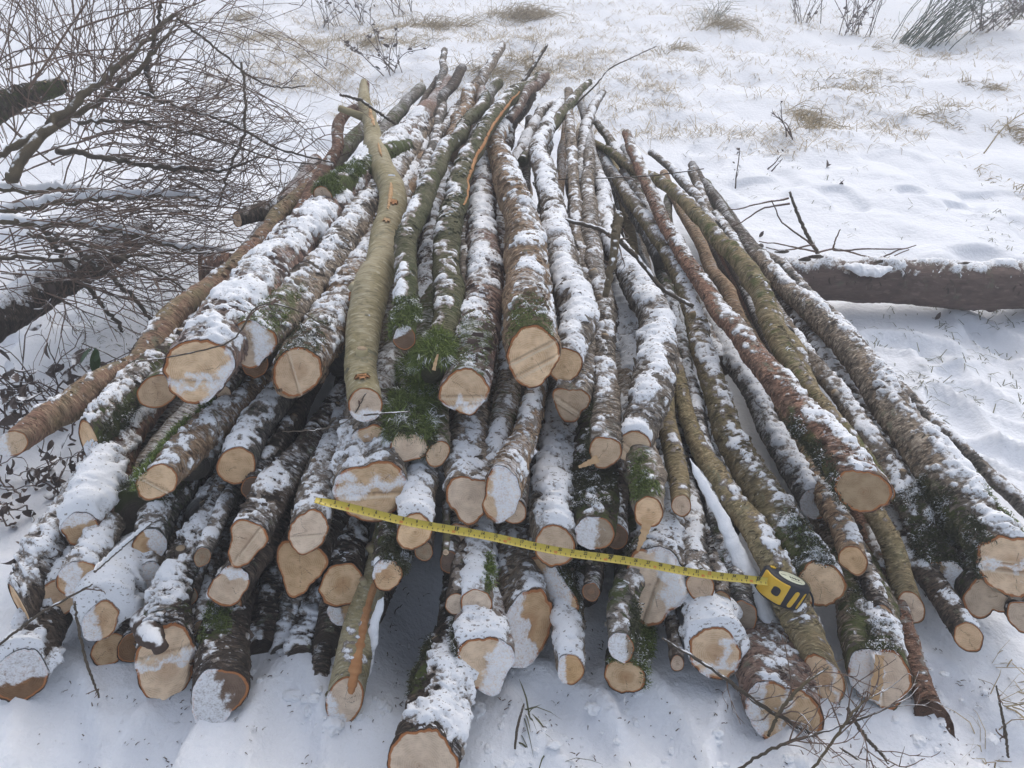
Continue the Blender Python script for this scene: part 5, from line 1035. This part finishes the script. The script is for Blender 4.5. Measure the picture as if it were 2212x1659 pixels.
# ================= grass, weeds and shrubs
def tuft(label, px, py, wpx, n, hgt, mat, seed, name='grass_tuft', lean=(.6, 0), flat=.6, cat='grass tuft', group='dry grass tufts in the snow', wid=.0022, dpx=8):
    r_ = np.random.default_rng(seed); P0 = G(px, py); sc = depth(P0) / F; b = MB(); V = []; t = []
    hw, dv = wpx * sc / 2, dpx * sc / 2 / .22
    cl = [(r_.normal(0, .55), r_.normal(0, .6), r_.uniform(-.5, .5)) for _ in range(max(3, n // 28))]
    hgt *= .72; n = int(n * .6)
    for _ in range(n):
        ck = cl[r_.integers(len(cl))]
        base = P0 + np.array([(ck[0] + r_.normal(0, .16)) * hw * 1.15, (ck[1] + r_.normal(0, .25)) * dv * 1.3, 0]); base[2] = float(gz(base[0], base[1])) - .01
        az = r_.uniform(0, 2 * math.pi); d = np.array([math.cos(az) * flat + lean[0] * .9 + ck[2], math.sin(az) * flat + lean[1], r_.uniform(.08, .75)]); d = norm(d); l = hgt * r_.uniform(.5, 1.25)
        w = norm(np.cross(d, r_.normal(0, 1, 3))) * wid * r_.uniform(.6, 1.3)
        p1 = base + d * l * .5; p2 = p1 + norm(d + [d[0] * .6, d[1] * .4, -.75]) * l * .35; p3 = p2 + norm(d + [d[0], d[1], -1.3]) * l * .3
        V += [base - w, base + w, p1 - w * .9, p1 + w * .9, p2 - w * .65, p2 + w * .65, p3 - w * .15, p3 + w * .15]; t += [r_.uniform(0, 1)] * 8
    k = np.arange(n)[:, None] * 8; Q = np.concatenate([k + [[0, 1, 3, 2]], k + [[2, 3, 5, 4]], k + [[4, 5, 7, 6]]])
    b.add(V, Q, None, np.array(t)); o = b.build(name, mat, None, origin=P0); tag(o, label, cat, group); return o
tuft('broad straw-coloured grass drift behind the peak of the pile', 1130, 38, 150, 900, .42, M_GRASS, 1, dpx=14)
tuft('straw grass band left of the broad drift', 930, 58, 170, 700, .34, M_GRASS, 2, dpx=10)
tuft('flattened straw grass at the far left end of the band', 800, 92, 130, 420, .3, M_GRASS, 3, dpx=12)
tuft('pale grass tuft behind the topmost log tips', 1050, 160, 130, 420, .28, M_GRASS, 4, dpx=16)
tuft('thin grass just right of the topmost log tips', 1150, 150, 90, 240, .26, M_GRASS, 5)
tuft('grass drift at the top right of centre', 1560, 58, 110, 420, .34, M_GRASS, 6, dpx=10)
tuft('small grass streak below the top drift', 1465, 105, 70, 200, .24, M_GRASS, 7, dpx=14)
tuft('long low grass streak running diagonally on the right', 1830, 168, 170, 420, .2, M_GRASS, 8, dpx=26)
tuft('round dry grass clump with a dark weed in the right snowfield', 1742, 262, 80, 480, .24, M_GRASS, 9, dpx=24)
tuft('bent grass streak right of the round clump', 2030, 244, 120, 320, .18, M_GRASS, 10, dpx=20)
tuft('small grass arch below the broom bush', 2130, 195, 70, 160, .18, M_GRASS, 11)
tuft('dry grass at the right edge', 2190, 292, 70, 240, .2, M_GRASS, 12, dpx=18)
tuft('tan grass patch beyond the brush at the upper left', 560, 85, 120, 420, .34, M_GRASS, 13, dpx=20)
tuft('tan grass tuft at the top left of centre', 500, 40, 90, 240, .3, M_GRASS, 14)
tuft('thin grass between brush and peak', 640, 120, 130, 200, .2, M_GRASS, 15, dpx=20)
tuft('grey-green wiry grass at the top centre right', 1535, 40, 60, 110, .55, M_GRASSGR, 16, lean=(.5, 0), flat=.4)
tuft('bleached grass tuft poking from the snow at the bottom right', 2130, 1480, 110, 90, .16, M_GRASS, 17, dpx=40, wid=.0014)
tuft('grey grass blades at the bottom edge under the long bottom log', 1195, 1672, 150, 60, .10, M_GRASSGR, 18, dpx=30, wid=.0018, lean=(.1, 0), flat=.5)
tuft('faint grass at the right edge below the dry patch', 2170, 400, 110, 160, .12, M_GRASS, 19, dpx=40)
tuft('wiry grass on the lower right snow by the thin dark log', 2010, 860, 90, 60, .07, M_GRASSGR, 20, dpx=40, wid=.0014)
tuft('pale grass streak at the far top right', 1960, 100, 200, 220, .24, M_GRASS, 21, dpx=26)
def shrub(label, px, py, n_st, hgt, mat, seed, leaves=0, lean=0.0, spread=.4, name='weed_shrub', cat='shrub', tw=5, group='bare weeds and shrubs'):
    r_ = np.random.default_rng(seed); P0 = G(px, py); b = MB(); lf = MB()
    for _ in range(n_st):
        base = P0 + np.array([r_.normal(0, .12 * hgt), r_.normal(0, .12 * hgt), -.02]); d = norm(np.array([r_.normal(lean, spread), r_.normal(0, spread), 1])); l = hgt * r_.uniform(.6, 1.15)
        D = wiggle([base, base + d * l * .5, base + norm(d + r_.normal(0, .15, 3)) * l], .015 * l, r_, 9)
        b.tube(D, np.linspace(.0045, .002, 9), 4, r_.uniform(0, 1), False); add_twigs(b, D, .0022, r_, tw, l * .3, 0, .4)
        for _k in range(leaves): leaf(lf, D[r_.integers(2, 9)] + r_.normal(0, .01, 3), r_.uniform(.015, .035) * min(1.6, hgt / .3), r_, r_.uniform(0, 1), .8)
    o = b.build(name, mat, None, origin=P0); tag(o, label, cat, group)
    if leaves: lf.build('leaves', M_LEAF, o)
    return o
shrub('dark stalky weed clump at the top, left of the broom bush', 1845, 75, 16, .75, M_WEED, 1, 4, .05, .3)
shrub('smaller brown weed at the top between grass drift and stalky clump', 1735, 48, 10, .55, M_WEED, 2, 2)
shrub('green broom bush leaning right at the top right', 1975, 92, 60, .85, M_BROOM, 3, 0, .75, .22, 'broom_bush', 'bush', 2)
shrub('brown tangled shrub at the top right behind the broom bush', 2120, 70, 22, .65, M_WEED, 4, 4, .1, .6)
shrub('bushy brown shrub in the top right corner', 2205, 42, 26, .65, M_GRASSGR, 5, 5, 0, .6)
shrub('dry leafy weed left of the thin grey pole', 858, 160, 8, .42, M_WEED, 6, 7, 0, .5)
shrub('thin weed stems at the top left of centre', 705, 55, 10, .5, M_WEED, 7, 2)
shrub('thin weed stems above the straw grass band', 880, 30, 9, .55, M_WEED, 8, 1)
shrub('spindly dark weed at the top centre left', 790, 48, 8, .45, M_WEED, 9, 2)
shrub('single dry seed stalk on the right snowfield, left of its fallen twin', 1600, 396, 1, .22, M_WEED, 10, 7, 0, .05, 'seed_stalk', 'stalk', 2, 'dry stalks in the right snowfield')
shrub('bent dry seed stalk on the right snowfield', 1655, 368, 2, .17, M_WEED, 11, 5, .5, .3, 'seed_stalk', 'stalk', 1, 'dry stalks in the right snowfield')
shrub('dark weed sprig in front of the round dry grass clump', 1705, 300, 3, .25, M_WEED, 12, 3, -.5, .2)
shrub('tall bent grass stalk at the right edge', 2140, 335, 2, .5, M_GRASS, 13, 0, .6, .12, 'tall_grass', 'grass', 2)
for lab_, x, y, sd in (('upright curled dead leaf in the right snowfield', 1813, 405, 3), ('small pointed dead leaf above the curled one', 1785, 362, 4), ('brown leaf resting on the snow by the dark log tip', 1640, 512, 6), ('dry leaf lying on the snow under the fallen trunk', 2020, 690, 7)):
    r_ = np.random.default_rng(sd); b = MB(); P0 = G(x, y, .0); leaf(b, P0, .045, r_, .7, .5, norm(np.array([.1, 0, 1.0])) if sd < 5 else None); leaf(b, P0, .03, r_, .4, .7, norm(np.array([.5, 0, .8])))
    tag(b.build('dead_leaf', M_LEAF, None, origin=P0), lab_, 'leaf', 'dead leaves on the snow')
# scattered blades and litter
def scatter(name, label, n, region, hgt, mat, seed, wid, cat, flat=1.0, dens=None):
    r_ = np.random.default_rng(seed); V = []; t = []; c = 0
    while c < n:
        x, y = r_.uniform(region[0], region[1]), r_.uniform(region[2], region[3]); P = atZ(x, y, 0.0)
        q = float(fbm(np.array([[P[0] * 1.3 + seed, P[1] * .9, 0]]), 2)[0])
        if dens and q < dens and r_.random() > .12: continue
        P[2] = float(gz(P[0], P[1])) - .004; c += 1
        for _ in range(r_.integers(1, 5)):
            az = r_.uniform(0, 6.28); d = norm(np.array([math.cos(az) * flat, math.sin(az) * flat, r_.uniform(.15, .7)])); l = hgt * r_.uniform(.3, 1.3); w = norm(np.cross(d, [0, 0, 1.0])) * wid
            p0 = P + r_.normal(0, .012, 3) * [1, 1, 0]; p1 = p0 + d * l * .6; p2 = p1 + norm(d + [0, 0, -.9]) * l * .4
            V += [p0 - w, p0 + w, p1 - w * .7, p1 + w * .7, p2 - w * .2, p2 + w * .2]; t += [r_.uniform(0, 1)] * 6
    m_n = len(V) // 6; k = np.arange(m_n)[:, None] * 6; b = MB(); b.add(V, np.concatenate([k + [[0, 1, 3, 2]], k + [[2, 3, 5, 4]]]), None, np.array(t))
    tag(b.build(name, mat), label, cat, None, 'stuff')
scatter('grass_blades', 'scattered dry grass blades poking through the far snow', 3200, (430, 2300, -20, 300), .15, M_GRASS, 11, .002, 'grass', dens=.5)
scatter('straw_grass', 'flattened straw-coloured grass lying in patches across the far snow, left and centre', 1700, (470, 1320, 5, 190), .20, M_GRASS, 21, .0024, 'grass', 1.6, .58)
scatter('straw_grass', 'faint flattened straw grass in streaks across the upper right snowfield', 750, (1380, 2260, 10, 330), .16, M_GRASS, 22, .002, 'grass', 1.6, .60)
scatter('sparse_grass', 'sparse grey grass tips through the near snow', 420, (1450, 2300, 240, 900), .055, M_GRASSGR, 12, .0016, 'grass', dens=.52)
scatter('snow_litter', 'bits of bark and twig scattered on the front snow', 900, (0, 2212, 1300, 1700), .010, M_WEED, 13, .0013, 'litter', .9, dens=.42)
scatter('hollow_litter', 'twig and bark bits on the shaded snow inside the hollow', 60, (830, 980, 1240, 1520), .02, M_WEED, 16, .0014, 'litter', .9)
scatter('left_litter', 'grass and twig litter on the snow at the left', 260, (150, 480, 560, 800), .05, M_GRASSGR, 14, .0015, 'litter', .9)
# lumps of fallen snow in front of the pile
r_ = np.random.default_rng(31); V0 = []; b = MB()
import bmesh
bm = bmesh.new(); bmesh.ops.create_icosphere(bm, subdivisions=4, radius=1); SVt = np.array([v.co[:] for v in bm.verts]); SF = np.array([[v.index for v in f.verts] for f in bm.faces]); bm.free()
for q in range(120):
    if q < 85: x, y = r_.uniform(1020, 2150), r_.uniform(1440, 1670)
    else: x, y = r_.uniform(520, 840), r_.uniform(1400, 1560)
    P = G(x, y); s_ = r_.uniform(.003, .012) * (2.0 if r_.random() < .10 else 1)
    v = SVt * s_ * r_.uniform(.7, 1.3, 3) * [1, 1, .6]; v = v * (1 + (fbm(SVt * 1.8 + r_.uniform(0, 20, 3), 3) - .5)[:, None] * 1.1)
    b.add(v + P - [0, 0, s_ * .15], None, SF, .5)
tag(b.build('snow_lumps', M_SNOWCLEAN), 'crumbly lumps of fallen snow on the ground before the pile', 'snow', None, 'stuff')

# ================= thin winter haze in the air
hz = MB(); hz.box([0, 36, 1.2], np.eye(3), [75, 55, 2.6]); mh = bpy.data.materials.new('winter_haze'); mh.use_nodes = True; nt = mh.node_tree; nt.nodes.clear()
ov = nt.nodes.new('ShaderNodeOutputMaterial'); pv = nt.nodes.new('ShaderNodeVolumePrincipled'); pv.inputs['Color'].default_value = (.93, .95, 1, 1); pv.inputs['Density'].default_value = .027; pv.inputs['Anisotropy'].default_value = .2
nt.links.new(pv.outputs[0], ov.inputs['Volume'])
tag(hz.build('haze', mh, smooth=False), 'thin pale winter haze over the snowfield', 'haze', None, 'stuff')

# ================= light, sky, camera
W = bpy.data.worlds.new('World'); scene.world = W; W.use_nodes = True; nt = W.node_tree
sky = nt.nodes.new('ShaderNodeTexSky'); sky.sky_type = 'NISHITA'; sky.sun_disc = False; sky.sun_elevation = R(48); sky.sun_rotation = R(20); sky.dust_density = 3.0; sky.air_density = 1.0; sky.ozone_density = 1.0
hs = nt.nodes.new('ShaderNodeHueSaturation'); hs.inputs['Saturation'].default_value = .58
nt.links.new(sky.outputs[0], hs.inputs['Color']); nt.links.new(hs.outputs[0], nt.nodes['Background'].inputs['Color']); nt.nodes['Background'].inputs['Strength'].default_value = .15
sl = bpy.data.lights.new('sun', 'SUN'); sl.energy = .6; sl.angle = R(90); sl.color = (1.0, .97, .93)
so = bpy.data.objects.new('sun', sl); col.objects.link(so)
az, el = R(20), R(52); dirv = Vector((math.sin(az) * math.cos(el), math.cos(az) * math.cos(el), math.sin(el)))
so.rotation_euler = dirv.to_track_quat('Z', 'Y').to_euler(); so.location = (0, 0, 6)
cam = bpy.data.cameras.new('camera'); cam.sensor_width = 36; cam.lens = 36 * F / 2212; cam.clip_start = .05; cam.clip_end = 500
co = bpy.data.objects.new('camera', cam); col.objects.link(co); co.location = (0, 0, H); co.rotation_euler = (math.pi / 2 - PITCH, 0, 0); scene.camera = co
scene.view_settings.view_transform = 'Standard'; scene.view_settings.look = 'None'; scene.view_settings.gamma = 1; scene.view_settings.use_curve_mapping = False; scene.view_settings.exposure = 0.50
scene.cycles.use_denoising = True
scene.cycles.max_bounces = 6; scene.cycles.diffuse_bounces = 4
